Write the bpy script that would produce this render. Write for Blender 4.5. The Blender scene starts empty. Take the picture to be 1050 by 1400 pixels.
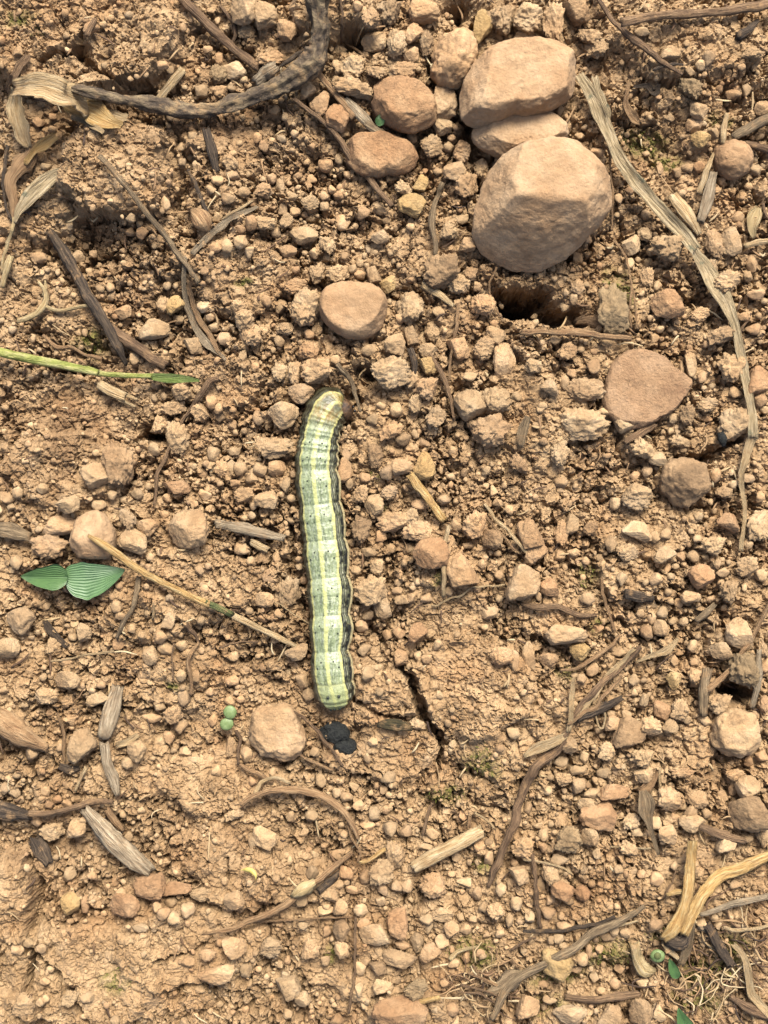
import bpy, bmesh, math, random
import numpy as np
from mathutils import Vector

# ------------------------------------------------------------------ camera, sky, sun, exposure
S = 1e-4                     # one photograph-width unit (1/1050 of the view) is 0.1 mm on the ground
H = 1700.0                   # lens height above the soil in those units (17 cm)
scn = bpy.context.scene
col = scn.collection
cd = bpy.data.cameras.new('camera'); cam = bpy.data.objects.new('camera', cd); col.objects.link(cam)
cam.location = (0, 0, H * S)
cd.sensor_fit = 'VERTICAL'; cd.angle = 2 * math.atan(700 / H)
cd.clip_start = 0.005; cd.clip_end = 100
scn.camera = cam
SUN_EL, SUN_AZ = math.radians(52), math.radians(14)     # azimuth measured from the top of the picture towards its right
wd = bpy.data.worlds.new('World'); scn.world = wd; wd.use_nodes = True
nt = wd.node_tree; bg = nt.nodes['Background']
sk = nt.nodes.new('ShaderNodeTexSky'); sk.sky_type = 'NISHITA'; sk.sun_disc = False
sk.sun_elevation = SUN_EL; sk.sun_rotation = SUN_AZ; sk.air_density = 0.6; sk.dust_density = 4.0; sk.ozone_density = 0.4
nt.links.new(sk.outputs[0], bg.inputs[0]); bg.inputs[1].default_value = 0.068
sl = bpy.data.lights.new('sun', 'SUN'); so = bpy.data.objects.new('sun', sl); col.objects.link(so)
sl.energy = 1.5; sl.angle = math.radians(24); sl.color = (1.0, 0.965, 0.90)
sdir = Vector((math.sin(SUN_AZ) * math.cos(SUN_EL), math.cos(SUN_AZ) * math.cos(SUN_EL), math.sin(SUN_EL)))
so.rotation_euler = sdir.to_track_quat('Z', 'Y').to_euler(); so.location = sdir * 2
vs = scn.view_settings; vs.view_transform = 'Standard'; vs.look = 'None'; vs.gamma = 1; vs.use_curve_mapping = False
vs.exposure = 2.66

rng = np.random.default_rng(7); random.seed(7)

# ------------------------------------------------------------------ noise
def _h(ix, iy, iz, seed):
    with np.errstate(over='ignore'):
        n = (ix.astype(np.uint32) * np.uint32(374761393) + iy.astype(np.uint32) * np.uint32(668265263)
             + iz.astype(np.uint32) * np.uint32(2246822519) + np.uint32((seed * 3266489917) & 0xffffffff))
        n = (n ^ (n >> np.uint32(13))) * np.uint32(1274126177)
        n = (n ^ (n >> np.uint32(16))) * np.uint32(2654435761)
        n ^= n >> np.uint32(15)
    return n.astype(np.float64) / 4294967295.0
def vn2(x, y, seed):
    x = np.asarray(x, float); y = np.asarray(y, float)
    xi = np.floor(x).astype(np.int64); yi = np.floor(y).astype(np.int64); fx = x - xi; fy = y - yi
    ux = fx * fx * fx * (fx * (fx * 6 - 15) + 10); uy = fy * fy * fy * (fy * (fy * 6 - 15) + 10)
    z = np.zeros_like(xi)
    a = _h(xi, yi, z, seed); b = _h(xi + 1, yi, z, seed); c = _h(xi, yi + 1, z, seed); d = _h(xi + 1, yi + 1, z, seed)
    return ((a + (b - a) * ux) * (1 - uy) + (c + (d - c) * ux) * uy) * 2 - 1
def fbm2(x, y, sc, octv, seed, gain=.5):
    r = 0; a = 1; t = 0; ca, sa = math.cos(.6), math.sin(.6)
    x = np.asarray(x, float) / sc; y = np.asarray(y, float) / sc
    for o in range(octv):
        r = r + a * vn2(x, y, seed + o * 17); t += a; a *= gain
        x, y = (x * ca - y * sa) * 2.03 + 11.3, (x * sa + y * ca) * 2.03 - 7.7
    return r / t
def wor2(x, y, sc, seed):
    x = np.asarray(x, float) / sc; y = np.asarray(y, float) / sc
    xi = np.floor(x).astype(np.int64); yi = np.floor(y).astype(np.int64)
    f1 = np.full(x.shape, 9.); f2 = np.full(x.shape, 9.); idv = np.zeros(x.shape); z = np.zeros_like(xi)
    for dx in (-1, 0, 1):
        for dy in (-1, 0, 1):
            cx = xi + dx; cy = yi + dy
            d = np.hypot(cx + .1 + .8 * _h(cx, cy, z, seed) - x, cy + .1 + .8 * _h(cx, cy, z + 1, seed) - y)
            m = d < f1
            f2 = np.where(m, f1, np.minimum(f2, d)); idv = np.where(m, _h(cx, cy, z + 2, seed), idv); f1 = np.where(m, d, f1)
    return f1, f2, idv
def facet2(x, y, sc, seed, tilt=1.):
    """broken crumbs: every cell is a small plane with its own height and slope; returns height and border distance"""
    x = np.asarray(x, float) / sc; y = np.asarray(y, float) / sc
    xi = np.floor(x).astype(np.int64); yi = np.floor(y).astype(np.int64); z = np.zeros_like(xi)
    f1 = np.full(x.shape, 9.); f2 = np.full(x.shape, 9.); hh = np.zeros(x.shape)
    for dx in (-1, 0, 1):
        for dy in (-1, 0, 1):
            cx = xi + dx; cy = yi + dy; px = cx + .05 + .9 * _h(cx, cy, z, seed); py = cy + .05 + .9 * _h(cx, cy, z + 1, seed)
            ex = x - px; ey = y - py; d = np.hypot(ex, ey)
            v = _h(cx, cy, z + 2, seed) - .5 + tilt * ((_h(cx, cy, z + 3, seed) - .5) * ex + (_h(cx, cy, z + 4, seed) - .5) * ey) * 1.6 - .25 * d * d
            m = d < f1
            f2 = np.where(m, f1, np.minimum(f2, d)); hh = np.where(m, v, hh); f1 = np.where(m, d, f1)
    return hh, f2 - f1
def vn3(p, seed):
    pi = np.floor(p).astype(np.int64); f = p - pi; u = f * f * (3 - 2 * f); r = 0
    for dx in (0, 1):
        for dy in (0, 1):
            for dz in (0, 1):
                w = (u[:, 0] if dx else 1 - u[:, 0]) * (u[:, 1] if dy else 1 - u[:, 1]) * (u[:, 2] if dz else 1 - u[:, 2])
                r = r + w * _h(pi[:, 0] + dx, pi[:, 1] + dy, pi[:, 2] + dz, seed)
    return r * 2 - 1
def fbm3(p, octv, seed, gain=.5):
    r = 0; a = 1; t = 0
    for o in range(octv):
        r = r + a * vn3(p, seed + o * 31); t += a; a *= gain; p = p[:, [1, 2, 0]] * 2.07 + 5.1
    return r / t
def sstep(a, b, x):
    t = np.clip((x - a) / (b - a), 0, 1); return t * t * (3 - 2 * t)

# ------------------------------------------------------------------ materials
def lin(c):
    c = c / 255.; return c / 12.92 if c < .04045 else ((c + .055) / 1.055) ** 2.4
def C(r, g, b, k=.41):
    return (lin(r) * k, lin(g) * k, lin(b) * k, 1)
class NT:
    def __init__(s, name):
        s.m = bpy.data.materials.new(name); s.m.use_nodes = True; s.t = s.m.node_tree
        s.b = s.t.nodes['Principled BSDF']; s.b.inputs['Specular IOR Level'].default_value = .25
    def n(s, typ, **kw):
        o = s.t.nodes.new('ShaderNode' + typ)
        for k, v in kw.items(): setattr(o, k, v)
        return o
    def l(s, a, b): s.t.links.new(a, b)
    def noise(s, vec, scale, detail=4, rough=.6, dist=0):
        o = s.n('TexNoise'); o.inputs['Scale'].default_value = scale; o.inputs['Detail'].default_value = detail
        o.inputs['Roughness'].default_value = rough; o.inputs['Distortion'].default_value = dist; s.l(vec, o.inputs['Vector']); return o.outputs['Fac']
    def ramp(s, fac, stops):
        o = s.n('ValToRGB'); e = o.color_ramp.elements
        while len(e) < len(stops): e.new(.5)
        for i, (p, c) in enumerate(stops): e[i].position = p; e[i].color = c
        s.l(fac, o.inputs[0]); return o.outputs[0]
    def mix(s, fac, a, b, mode='MIX'):
        o = s.n('Mix', data_type='RGBA', blend_type=mode); o.clamp_factor = True
        for v, k in ((fac, 0), (a, 6), (b, 7)):
            if hasattr(v, 'links'): s.l(v, o.inputs[k])
            else: o.inputs[k].default_value = v
        return o.outputs[2]
    def math(s, op, a, b=0., c=0.):
        o = s.n('Math', operation=op)
        for i, v in enumerate((a, b, c)):
            if hasattr(v, 'links'): s.l(v, o.inputs[i])
            else: o.inputs[i].default_value = v
        return o.outputs[0]
    def bump(s, h, dist, strength=1., prev=None):
        o = s.n('Bump'); o.inputs['Distance'].default_value = dist; o.inputs['Strength'].default_value = strength
        s.l(h, o.inputs['Height'])
        if prev is not None: s.l(prev, o.inputs['Normal'])
        return o.outputs[0]
def g1(v): return (v, v, v, 1)

def soil_mat(name, c1, c2, c3, rnd=(.86, 1.12), red=.35, bump=.5, moss=False, speck=.72):
    k = NT(name); geo = k.n('NewGeometry'); pos = geo.outputs['Position']
    c = k.ramp(k.noise(pos, 260, 5, .62), [(.30, c1), (.5, c2), (.70, c3)])
    c = k.mix(1., c, k.ramp(k.noise(pos, 1500, 4, .7), [(.28, g1(speck)), (.5, g1(1.)), (.75, g1(1.14))]), 'MULTIPLY')
    c = k.mix(k.ramp(k.noise(pos, 120, 3, .5), [(.5, g1(0)), (.72, g1(.55))]), c, k.mix(1., c, (.86, .72, .60, 1), 'MULTIPLY'))
    oi = k.n('ObjectInfo')
    r = k.math('FRACT', k.math('ADD', oi.outputs['Random'], geo.outputs['Random Per Island']))
    r2 = k.math('FRACT', k.math('MULTIPLY', r, 7.31)); r3 = k.math('FRACT', k.math('MULTIPLY', r, 23.7))
    if red: c = k.mix(k.math('MULTIPLY', k.math('POWER', r2, 2.5), red), c, k.mix(1., c, (1.0, .78, .66, 1), 'MULTIPLY'))
    if red: c = k.mix(k.math('MULTIPLY', k.math('POWER', r3, 4.), .5), c, k.mix(1., c, (.62, .62, .66, 1), 'MULTIPLY'))
    v = k.n('MapRange'); k.l(r, v.inputs[0]); v.inputs[3].default_value, v.inputs[4].default_value = rnd
    vv = k.n('CombineColor')
    for i in range(3): k.l(v.outputs[0], vv.inputs[i])
    c = k.mix(1., c, vv.outputs[0], 'MULTIPLY')
    if moss:
        at = k.n('Attribute', attribute_name='moss'); a2 = k.n('Attribute', attribute_name='damp_shade')
        c = k.mix(a2.outputs['Fac'], c, k.mix(1., c, (.50, .45, .42, 1), 'MULTIPLY'))  # darkens the soil colour for both damp and painted clod shade
        mf = k.math('MULTIPLY', at.outputs['Fac'], k.ramp(k.noise(pos, 900, 4, .7), [(.38, g1(0)), (.6, g1(1))]))
        c = k.mix(mf, c, C(120, 118, 48))
    k.l(c, k.b.inputs['Base Color']); k.b.inputs['Roughness'].default_value = .95
    vo = k.n('TexVoronoi', feature='SMOOTH_F1'); vo.inputs['Scale'].default_value = 2300; vo.inputs['Smoothness'].default_value = .35; k.l(pos, vo.inputs['Vector'])
    b = k.bump(k.math('MULTIPLY', vo.outputs['Distance'], -1.), 2.6e-4, .55 * bump)
    b = k.bump(k.noise(pos, 800, 6, .72), 1.1e-3, .6 * bump, b)
    b = k.bump(k.noise(pos, 3200, 4, .75), 4.5e-4, .7 * bump, b)
    k.l(b, k.b.inputs['Normal']); return k.m
M = {}
T1, T2, T3 = C(180, 147, 106), C(206, 173, 128), C(222, 192, 149)
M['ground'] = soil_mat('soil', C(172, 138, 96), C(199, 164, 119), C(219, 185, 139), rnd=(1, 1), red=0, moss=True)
M['pebble'] = soil_mat('dusty_pebble', T1, T2, T3)
M['grain'] = soil_mat('soil_grain', T1, T2, T3, rnd=(.76, 1.14), red=.45, bump=.35)
M['stone'] = soil_mat('tan_stone', C(182, 146, 106), C(202, 167, 125), C(214, 182, 141), rnd=(.97, 1.03), red=0, bump=.42, speck=.8)
M['pink'] = soil_mat('pinkish_stone', C(172, 137, 98), C(191, 155, 114), C(205, 171, 130), rnd=(.95, 1.03), red=0, bump=.42, speck=.8)
M['flush'] = soil_mat('flat_pinkish_stone', C(160, 124, 90), C(184, 147, 108), C(200, 164, 125), rnd=(1, 1), red=0, bump=.6, speck=.7)
M['rose'] = soil_mat('reddish_tan_stone', C(162, 124, 88), C(194, 152, 108), C(214, 176, 130), rnd=(1, 1), red=0, bump=.6)
M['red'] = soil_mat('rusty_stone', C(168, 129, 90), C(192, 151, 108), C(208, 171, 127), red=0)
M['dark'] = soil_mat('purple_brown_stone', C(140, 113, 82), C(170, 139, 101), C(194, 162, 120), red=0)
M['brown'] = soil_mat('dark_clod', C(136, 110, 80), C(162, 132, 96), C(188, 156, 116), red=0)
M['yellow'] = soil_mat('yellow_pebble', C(188, 152, 98), C(206, 171, 114), C(218, 186, 134), red=0, bump=.6)
M['white'] = soil_mat('pale_pebble', C(190, 157, 114), C(210, 177, 133), C(222, 194, 152), red=0, bump=.4)
M['grey'] = soil_mat('grey_stone', C(146, 123, 90), C(174, 148, 109), C(194, 167, 126), red=0)

def fibre_mat(name, a, b, c, streak=14, rough=.8, patch=None, dust=.6, lumps=.25):
    k = NT(name); uv = k.n('UVMap'); mp = k.n('Mapping'); k.l(uv.outputs[0], mp.inputs[0]); mp.inputs['Scale'].default_value = (.35, streak, 1)
    geo = k.n('NewGeometry'); oi = k.n('ObjectInfo')
    mp2 = k.n('CombineXYZ'); k.l(k.math('MULTIPLY', oi.outputs['Random'], 40.), mp2.inputs[0]); k.l(mp2.outputs[0], mp.inputs['Location'])
    f = k.noise(mp.outputs[0], 1., 5, .65, .2)
    cc = k.ramp(f, [(.36, a), (.5, b), (.64, c)])
    f2 = k.noise(geo.outputs['Position'], 420, 4, .6)
    cc = k.mix(1., cc, k.ramp(f2, [(.3, g1(.68)), (.55, g1(1)), (.8, g1(1.12))]), 'MULTIPLY')
    if patch:
        cc = k.mix(k.ramp(k.noise(geo.outputs['Position'], 300, 5, .7), [(patch[0], g1(0)), (patch[0] + .08, g1(.9))]), cc, patch[1])
    if dust: cc = k.mix(k.ramp(k.noise(geo.outputs['Position'], 520, 6, .75), [(.54, g1(0)), (.66, g1(dust))]), cc, C(196, 156, 108))
    k.l(cc, k.b.inputs['Base Color']); k.b.inputs['Roughness'].default_value = rough
    bb = k.bump(f, 9e-4, .85); bb = k.bump(k.noise(geo.outputs['Position'], 1800, 5, .7), 5e-4, lumps, bb)
    k.l(bb, k.b.inputs['Normal']); return k.m
M['straw'] = fibre_mat('pale_straw', C(188, 152, 102), C(224, 192, 140), C(240, 214, 168))
M['gold'] = fibre_mat('golden_straw', C(186, 142, 82), C(224, 182, 112), C(240, 210, 150))
M['tan'] = fibre_mat('tan_root', C(146, 108, 72), C(184, 146, 102), C(208, 172, 126))
M['brownf'] = fibre_mat('brown_bark', C(98, 74, 52), C(134, 105, 75), C(168, 136, 100))
M['redf'] = fibre_mat('reddish_bark', C(114, 88, 62), C(152, 120, 86), C(182, 149, 110))
M['greyf'] = fibre_mat('grey_wood', C(112, 93, 68), C(152, 129, 96), C(190, 165, 126))
M['darkf'] = fibre_mat('dark_bark', C(60, 50, 40), C(88, 73, 56), C(126, 106, 82))
M['root'] = fibre_mat('charcoal_bark', C(66, 55, 44), C(112, 95, 73), C(164, 143, 108), streak=6, patch=(.56, C(166, 138, 98)), lumps=.6)
M['wood'] = fibre_mat('weathered_wood', C(140, 118, 90), C(186, 164, 130), C(220, 200, 164), streak=18)
M['cream'] = fibre_mat('cream_root', C(196, 166, 112), C(222, 194, 138), C(236, 212, 164))
M['strip'] = fibre_mat('papery_dry_leaf', C(146, 128, 94), C(200, 176, 132), C(228, 206, 164), streak=7, patch=(.60, C(112, 116, 92)), dust=.15, lumps=.1)
M['gstem'] = fibre_mat('green_stem', C(128, 140, 52), C(166, 170, 84), C(206, 198, 130), streak=4, rough=.5, dust=.12)
M['gtip'] = fibre_mat('green_blade', C(108, 134, 54), C(134, 156, 76), C(170, 180, 110), streak=8, rough=.5, dust=.15)
M['olive'] = fibre_mat('olive_straw', C(70, 82, 44), C(100, 108, 60), C(150, 140, 86), streak=8)
M['shell'] = fibre_mat('dark_seed_coat', C(48, 44, 28), C(72, 64, 36), C(98, 84, 50), streak=10)
def plain(name, a, b, sc=800, rough=.6, sss=0, bump=.3):
    k = NT(name); geo = k.n('NewGeometry'); f = k.noise(geo.outputs['Position'], sc, 4, .6)
    k.l(k.ramp(f, [(.35, a), (.65, b)]), k.b.inputs['Base Color']); k.b.inputs['Roughness'].default_value = rough
    if sss: k.b.inputs['Subsurface Weight'].default_value = sss; k.b.inputs['Subsurface Radius'].default_value = (1, .8, .3); k.b.inputs['Subsurface Scale'].default_value = 4e-4
    if bump: k.l(k.bump(f, 2e-4, bump), k.b.inputs['Normal'])
    return k.m
M['frass'] = plain('black_dropping', C(18, 20, 18), C(40, 42, 36), 2600, .8, bump=1.5)
M['sprout'] = plain('sprout_green', C(112, 134, 76), C(144, 164, 108), 1200, .5, .1)
M['moss'] = plain('moss_green', C(88, 96, 32), C(140, 138, 60), 600, .8)
M['worm'] = plain('pale_yellow_skin', C(214, 196, 104), C(228, 214, 130), 900, .5, .2)
def leaf_mat(name, a, b, c):
    k = NT(name); uv = k.n('UVMap'); sp = k.n('SeparateXYZ'); k.l(uv.outputs[0], sp.inputs[0]); geo = k.n('NewGeometry')
    w = k.math('SINE', k.math('MULTIPLY', sp.outputs[1], 2 * math.pi * 13))
    f = k.noise(geo.outputs['Position'], 700, 4, .6)
    cc = k.mix(k.math('MULTIPLY_ADD', w, .15, .22), k.ramp(f, [(.35, a), (.65, b)]), c)
    k.l(cc, k.b.inputs['Base Color']); k.b.inputs['Roughness'].default_value = .42; k.b.inputs['Specular IOR Level'].default_value = .4
    k.l(k.bump(w, 1.2e-4, .4), k.b.inputs['Normal']); return k.m
M['leaf'] = leaf_mat('ribbed_green_leaf', C(74, 112, 62), C(96, 134, 80), C(128, 160, 108))
M['leaf2'] = leaf_mat('smooth_green_leaf', C(70, 106, 54), C(90, 126, 66), C(102, 136, 78))

# ------------------------------------------------------------------ mesh and object helpers
def me_from(name, v, f, mat, uv=None, smooth=True):
    m = bpy.data.meshes.new(name); m.from_pydata([tuple(p) for p in (np.asarray(v) * S)], [], f)
    if smooth: m.polygons.foreach_set('use_smooth', [True] * len(m.polygons))
    if uv is not None:
        l = m.uv_layers.new(name='UVMap'); vi = np.empty(len(m.loops), int); m.loops.foreach_get('vertex_index', vi)
        l.data.foreach_set('uv', np.asarray(uv, float)[vi].ravel())
    m.materials.append(mat); m.update(); return m
def me_fast(name, v, tri, mat, smooth=True):
    v = np.ascontiguousarray(v * S, dtype=np.float32); tri = np.ascontiguousarray(tri, dtype=np.int32)
    m = bpy.data.meshes.new(name); k = tri.shape[1]; m.vertices.add(len(v)); m.vertices.foreach_set('co', v.ravel())
    m.loops.add(tri.size); m.loops.foreach_set('vertex_index', tri.ravel()); m.polygons.add(len(tri))
    m.polygons.foreach_set('loop_start', np.arange(0, tri.size, k, dtype=np.int32))
    m.polygons.foreach_set('use_smooth', np.full(len(tri), smooth)); m.update(calc_edges=True); m.materials.append(mat); return m
def link(name, data, loc=(0, 0, 0), parent=None):
    o = bpy.data.objects.new(name, data); col.objects.link(o)
    if parent is not None: o.parent = parent
    else: o.location = (loc[0] * S, loc[1] * S, loc[2] * S)
    return o
def tag(o, label, cat, group=None):
    o['label'] = label; o['category'] = cat
    if group: o['group'] = group
    return o

# ------------------------------------------------------------------ the caterpillar's line, needed by the soil under it
CAT = np.array([  # centre x, y, half width, (plan units of the photograph)
    (470, 551, 17), (461, 550, 22), (452, 554, 26), (445.5, 563, 27.5), (441, 574, 27), (437.5, 588, 26), (435.5, 600, 26), (433, 625, 28.2), (432.5, 641, 27.2),
    (434, 660, 29.2), (436, 680, 27.6), (439.5, 707, 29.4), (443, 735, 28.6), (445.2, 757, 30), (447.5, 785, 28), (450.4, 810, 29.6), (450.8, 835, 26.6),
    (452, 860, 28.8), (451, 886, 25), (453, 910, 27), (455.5, 935, 27), (458, 952, 25), (459.5, 964, 19), (461, 972, 11)], float)

# ------------------------------------------------------------------ ground: one sheet, fine inside the view, coarser outwards
def axis(a, b, st, far):
    core = np.arange(a, b + .1, st); out = []; d = st; p = b
    while p < far: d *= 1.30; p += d; out.append(p)
    left = []; d = st; p = a
    while p > -far: d *= 1.30; p -= d; left.append(p)
    return np.array(left[::-1] + list(core) + out)
AX = axis(-45, 1095, 1.75, 60000); AY = axis(-45, 1445, 1.75, 60000)
GX, GY = np.meshgrid(AX, AY)
inside = sstep(-900, -60, GX) * sstep(1950, 1110, GX) * sstep(-900, -60, GY) * sstep(2300, 1460, GY)

PLATEAU = [(240, 930, 62, 40, 8), (395, 1195, 62, 40, 9), (945, 160, 60, 46, 9), (600, 765, 36, 40, 7), (205, 840, 62, 36, 8), (95, 560, 95, 40, 6), (480, 1320, 60, 40, 7), (930, 1010, 50, 40, 6), (760, 830, 50, 40, 7), (112, 58, 138, 82, 46), (172, 236, 84, 70, 34), (45, 230, 60, 110, 12), (22, 1228, 36, 62, 18), (505, 952, 75, 40, 14), (645, 938, 84, 72, 18),
           (525, 1030, 78, 42, 13), (690, 1010, 62, 55, 10), (270, 800, 78, 56, 12), (857, 790, 38, 30, 14), (935, 62, 110, 48, 14), (95, 640, 85, 55, 16),
           (115, 1330, 110, 72, 15), (262, 1292, 105, 52, 12), (300, 1068, 95, 42, 12), (20, 1375, 36, 28, 22), (760, 985, 46, 32, 10), (462, 22, 62, 36, 30),
           (330, 380, 70, 55, 8), (590, 340, 60, 45, 8), (730, 560, 70, 60, 8), (390, 60, 45, 50, 14), (150, 690, 60, 30, 10), (300, 520, 60, 40, 10),
           (610, 830, 60, 50, 8), (880, 720, 80, 40, 6), (560, 1385, 60, 30, 16), (330, 1180, 70, 60, 10)]
PIT = [(712, 412, 40, 19, -62), (760, 432, 45, 14, -42), (130, 325, 52, 30, -30), (235, 430, 60, 45, -18), (75, 570, 90, 40, -18), (648, 190, 13, 48, -34), (482, 58, 20, 20, -40),
       (500, 515, 26, 15, -34), (402, 785, 10, 60, -22), (1013, 945, 19, 14, -48), (885, 195, 42, 32, -20), (205, 588, 14, 14, -34), (245, 250, 16, 70, -28), (60, 1150, 70, 26, -20),
       (940, 1330, 80, 50, -16), (590, 450, 12, 20, -26), (630, 20, 30, 18, -22), (470, 1010, 26, 20, -16), (600, 268, 14, 20, -16), (340, 180, 55, 70, -16), (420, 205, 60, 60, -14),
       (640, 490, 50, 40, -6), (515, 880, 25, 60, -12), (300, 640, 50, 60, -10), (380, 1150, 60, 30, -16), (830, 1330, 60, 22, -14), (540, 780, 40, 80, -8)]
CRACK = [([(548, 905), (560, 932), (568, 962), (582, 986), (600, 1002), (606, 1030), (601, 1062)], 7, 46), ([(470, 955), (500, 968), (530, 985), (575, 984)], 3, 22),
         ([(45, 1176), (56, 1225), (52, 1268), (38, 1300)], 8, 30), ([(48, 1296), (85, 1328), (108, 1362), (140, 1402)], 6, 40), ([(50, 1300), (40, 1345), (28, 1372)], 6, 34),
         ([(905, 632), (945, 627), (985, 618), (1015, 600)], 7, 42), ([(66, 94), (112, 80), (132, 100), (160, 122), (235, 130)], 5, 34), ([(112, 80), (122, 60)], 3, 20),
         ([(186, 604), (205, 588), (214, 566)], 8, 40), ([(770, 610), (800, 602), (830, 588)], 4, 26), ([(820, 570), (818, 545), (826, 515)], 4, 24), ([(165, 690), (180, 660), (176, 640)], 4, 30),
         ([(220, 1310), (260, 1295), (290, 1278)], 2.5, 22), ([(205, 1110), (245, 1092)], 2, 14), ([(230, 190), (252, 260), (246, 310)], 8, 26), ([(690, 480), (715, 492), (690, 505)], 4, 16),
         ([(1010, 690), (1050, 700)], 4, 20), ([(312, 1170), (314, 1200)], 2.5, 18), ([(520, 870), (548, 905)], 4, 22), ([(290, 870), (330, 885), (400, 895)], 3, 12),
         ([(655, 20), (635, 60), (600, 95)], 6, 26), ([(590, 100), (610, 150), (640, 160)], 6, 26), ([(100, 1260), (150, 1240), (200, 1225)], 3, 16), ([(530, 760), (560, 800)], 4, 14)]
DAMP_SHADE = [(985, 1345, 90, 70, .55), (700, 1345, 70, 40, .4), (100, 620, 150, 120, .42), (300, 190, 170, 140, .32), (160, 1180, 190, 110, .30), (430, 1230, 190, 110, .3), (200, 450, 140, 120, .3), (640, 480, 90, 60, .15), (75, 590, 110, 60, .8), (170, 330, 90, 60, .6), (330, 160, 110, 80, .65), (240, 420, 100, 70, .45), (60, 1150, 90, 45, .7), (440, 220, 80, 60, .45), (885, 190, 55, 45, .5),  # damp soil, plus shade painted in beside clods and in the lower right
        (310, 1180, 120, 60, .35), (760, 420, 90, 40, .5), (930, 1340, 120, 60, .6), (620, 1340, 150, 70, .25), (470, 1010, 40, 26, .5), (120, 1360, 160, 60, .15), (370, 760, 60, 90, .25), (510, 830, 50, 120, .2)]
MOSS = [(950, 1365, 40, 26), (1000, 1300, 26, 30), (905, 1275, 22, 10), (740, 1370, 30, 16), (885, 195, 34, 22), (915, 222, 24, 14), (612, 1088, 32, 16), (805, 790, 16, 20), (815, 858, 16, 14), (660, 1040, 28, 22), (42, 42, 26, 12), (165, 1338, 24, 20), (830, 1300, 44, 22),
        (645, 1300, 34, 26), (965, 1335, 40, 30), (507, 655, 10, 10), (600, 790, 9, 14), (845, 395, 22, 38), (985, 160, 16, 12), (460, 1300, 10, 16), (570, 1350, 14, 10), (660, 470, 10, 8), (775, 925, 12, 10),
        (520, 700, 8, 8), (240, 940, 14, 9), (125, 470, 30, 20), (765, 1330, 40, 14), (655, 1180, 10, 12), (335, 390, 14, 8)]
def polydist(x, y, pts):
    d = np.full(x.shape, 1e9); tt = np.zeros(x.shape); n = len(pts) - 1
    for i in range(n):
        ax, ay = pts[i]; bx, by = pts[i + 1]; L = (bx - ax) ** 2 + (by - ay) ** 2 + 1e-9
        t = np.clip(((x - ax) * (bx - ax) + (y - ay) * (by - ay)) / L, 0, 1)
        q = np.hypot(x - ax - t * (bx - ax), y - ay - t * (by - ay)); m = q < d
        d = np.where(m, q, d); tt = np.where(m, (i + t) / n, tt)
    return d, tt
def base_height(x, y):
    wx = x + 14 * fbm2(x, y, 45, 3, 91); wy = y + 14 * fbm2(x, y, 45, 3, 95)
    h = 16 * fbm2(x, y, 260, 2, 1) + 11 * fbm2(x, y, 85, 2, 5)
    cake = np.zeros(x.shape)
    for cx, cy, rx, ry, a in PLATEAU:
        m = sstep(1.08, .88, np.hypot((wx - cx) / rx, (wy - cy) / ry)); h = h + a * m; cake = np.maximum(cake, m)
    cn = .85 * sstep(.06, .30, fbm2(wx, wy, 105, 3, 777)); h = h + 5 * cn; cake = np.maximum(cake, cn)
    for cx, cy, rx, ry, a in PIT:
        h = h + a * np.exp(-(((wx - cx) / rx) ** 2 + ((wy - cy) / ry) ** 2) ** 1.4)
    return h, cake, wx, wy
h0, cake, WX, WY = base_height(GX, GY)
# bed under the caterpillar
cdist, ct = polydist(GX, GY, [tuple(c[:2]) for c in CAT])
bed = np.exp(-(cdist / 34) ** 4); h0 = h0 * (1 - bed) + (-10) * bed
SOFT = h0.copy()
f1, f2, wid = wor2(WX, WY, 30, 3)
lump = (1 - np.clip(f1, 0, 1) ** 2) * (.4 + .9 * wid)
rough = sstep(-.35, .35, fbm2(GX, GY, 60, 3, 29))
g1_, g2_, gid = wor2(GX + 9 * fbm2(GX, GY, 18, 3, 141), GY + 9 * fbm2(GX, GY, 18, 3, 145), 23, 33)
loose = 1 - .75 * cake
q1_, q2_, _ = wor2(GX + 16 * fbm2(GX, GY, 28, 3, 241), GY + 16 * fbm2(GX, GY, 28, 3, 245), 58, 37)
wx2 = GX + 6 * fbm2(GX, GY, 12, 3, 341); wy2 = GY + 6 * fbm2(GX, GY, 12, 3, 345)
fa_, fb_ = facet2(wx2, wy2, 21, 301); fc_, fd_ = facet2(wx2 * .6 + GX * .4, wy2 * .6 + GY * .4, 9.5, 311); fe_, ff_ = facet2(GX, GY, 4.6, 321)
fine_ = 1 - .68 * cake
h = h0 + inside * (7 * (lump - .5) + fine_ * (13 * fa_ + 6.5 * fc_ * (.45 + .55 * rough) + 3.0 * fe_ * (.5 + .5 * rough)) + 5.5 * fbm2(GX, GY, 24, 4, 61, .6) + 2.0 * fbm2(GX, GY, 6, 3, 71, .6)
    + loose * (5 * (gid - .5) - 19 * sstep(.19, .0, g2_ - g1_) * sstep(-.45, .1, fbm2(GX, GY, 50, 2, 149)) - 14 * sstep(.12, 0, q2_ - q1_) * sstep(-.2, .2, fbm2(GX, GY, 70, 2, 159)))
    - 4 * sstep(.14, 0, fd_) * sstep(-.1, .3, fbm2(GX, GY, 35, 2, 153)) - (2 + 4 * loose) * sstep(.10, 0, fb_))
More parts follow.
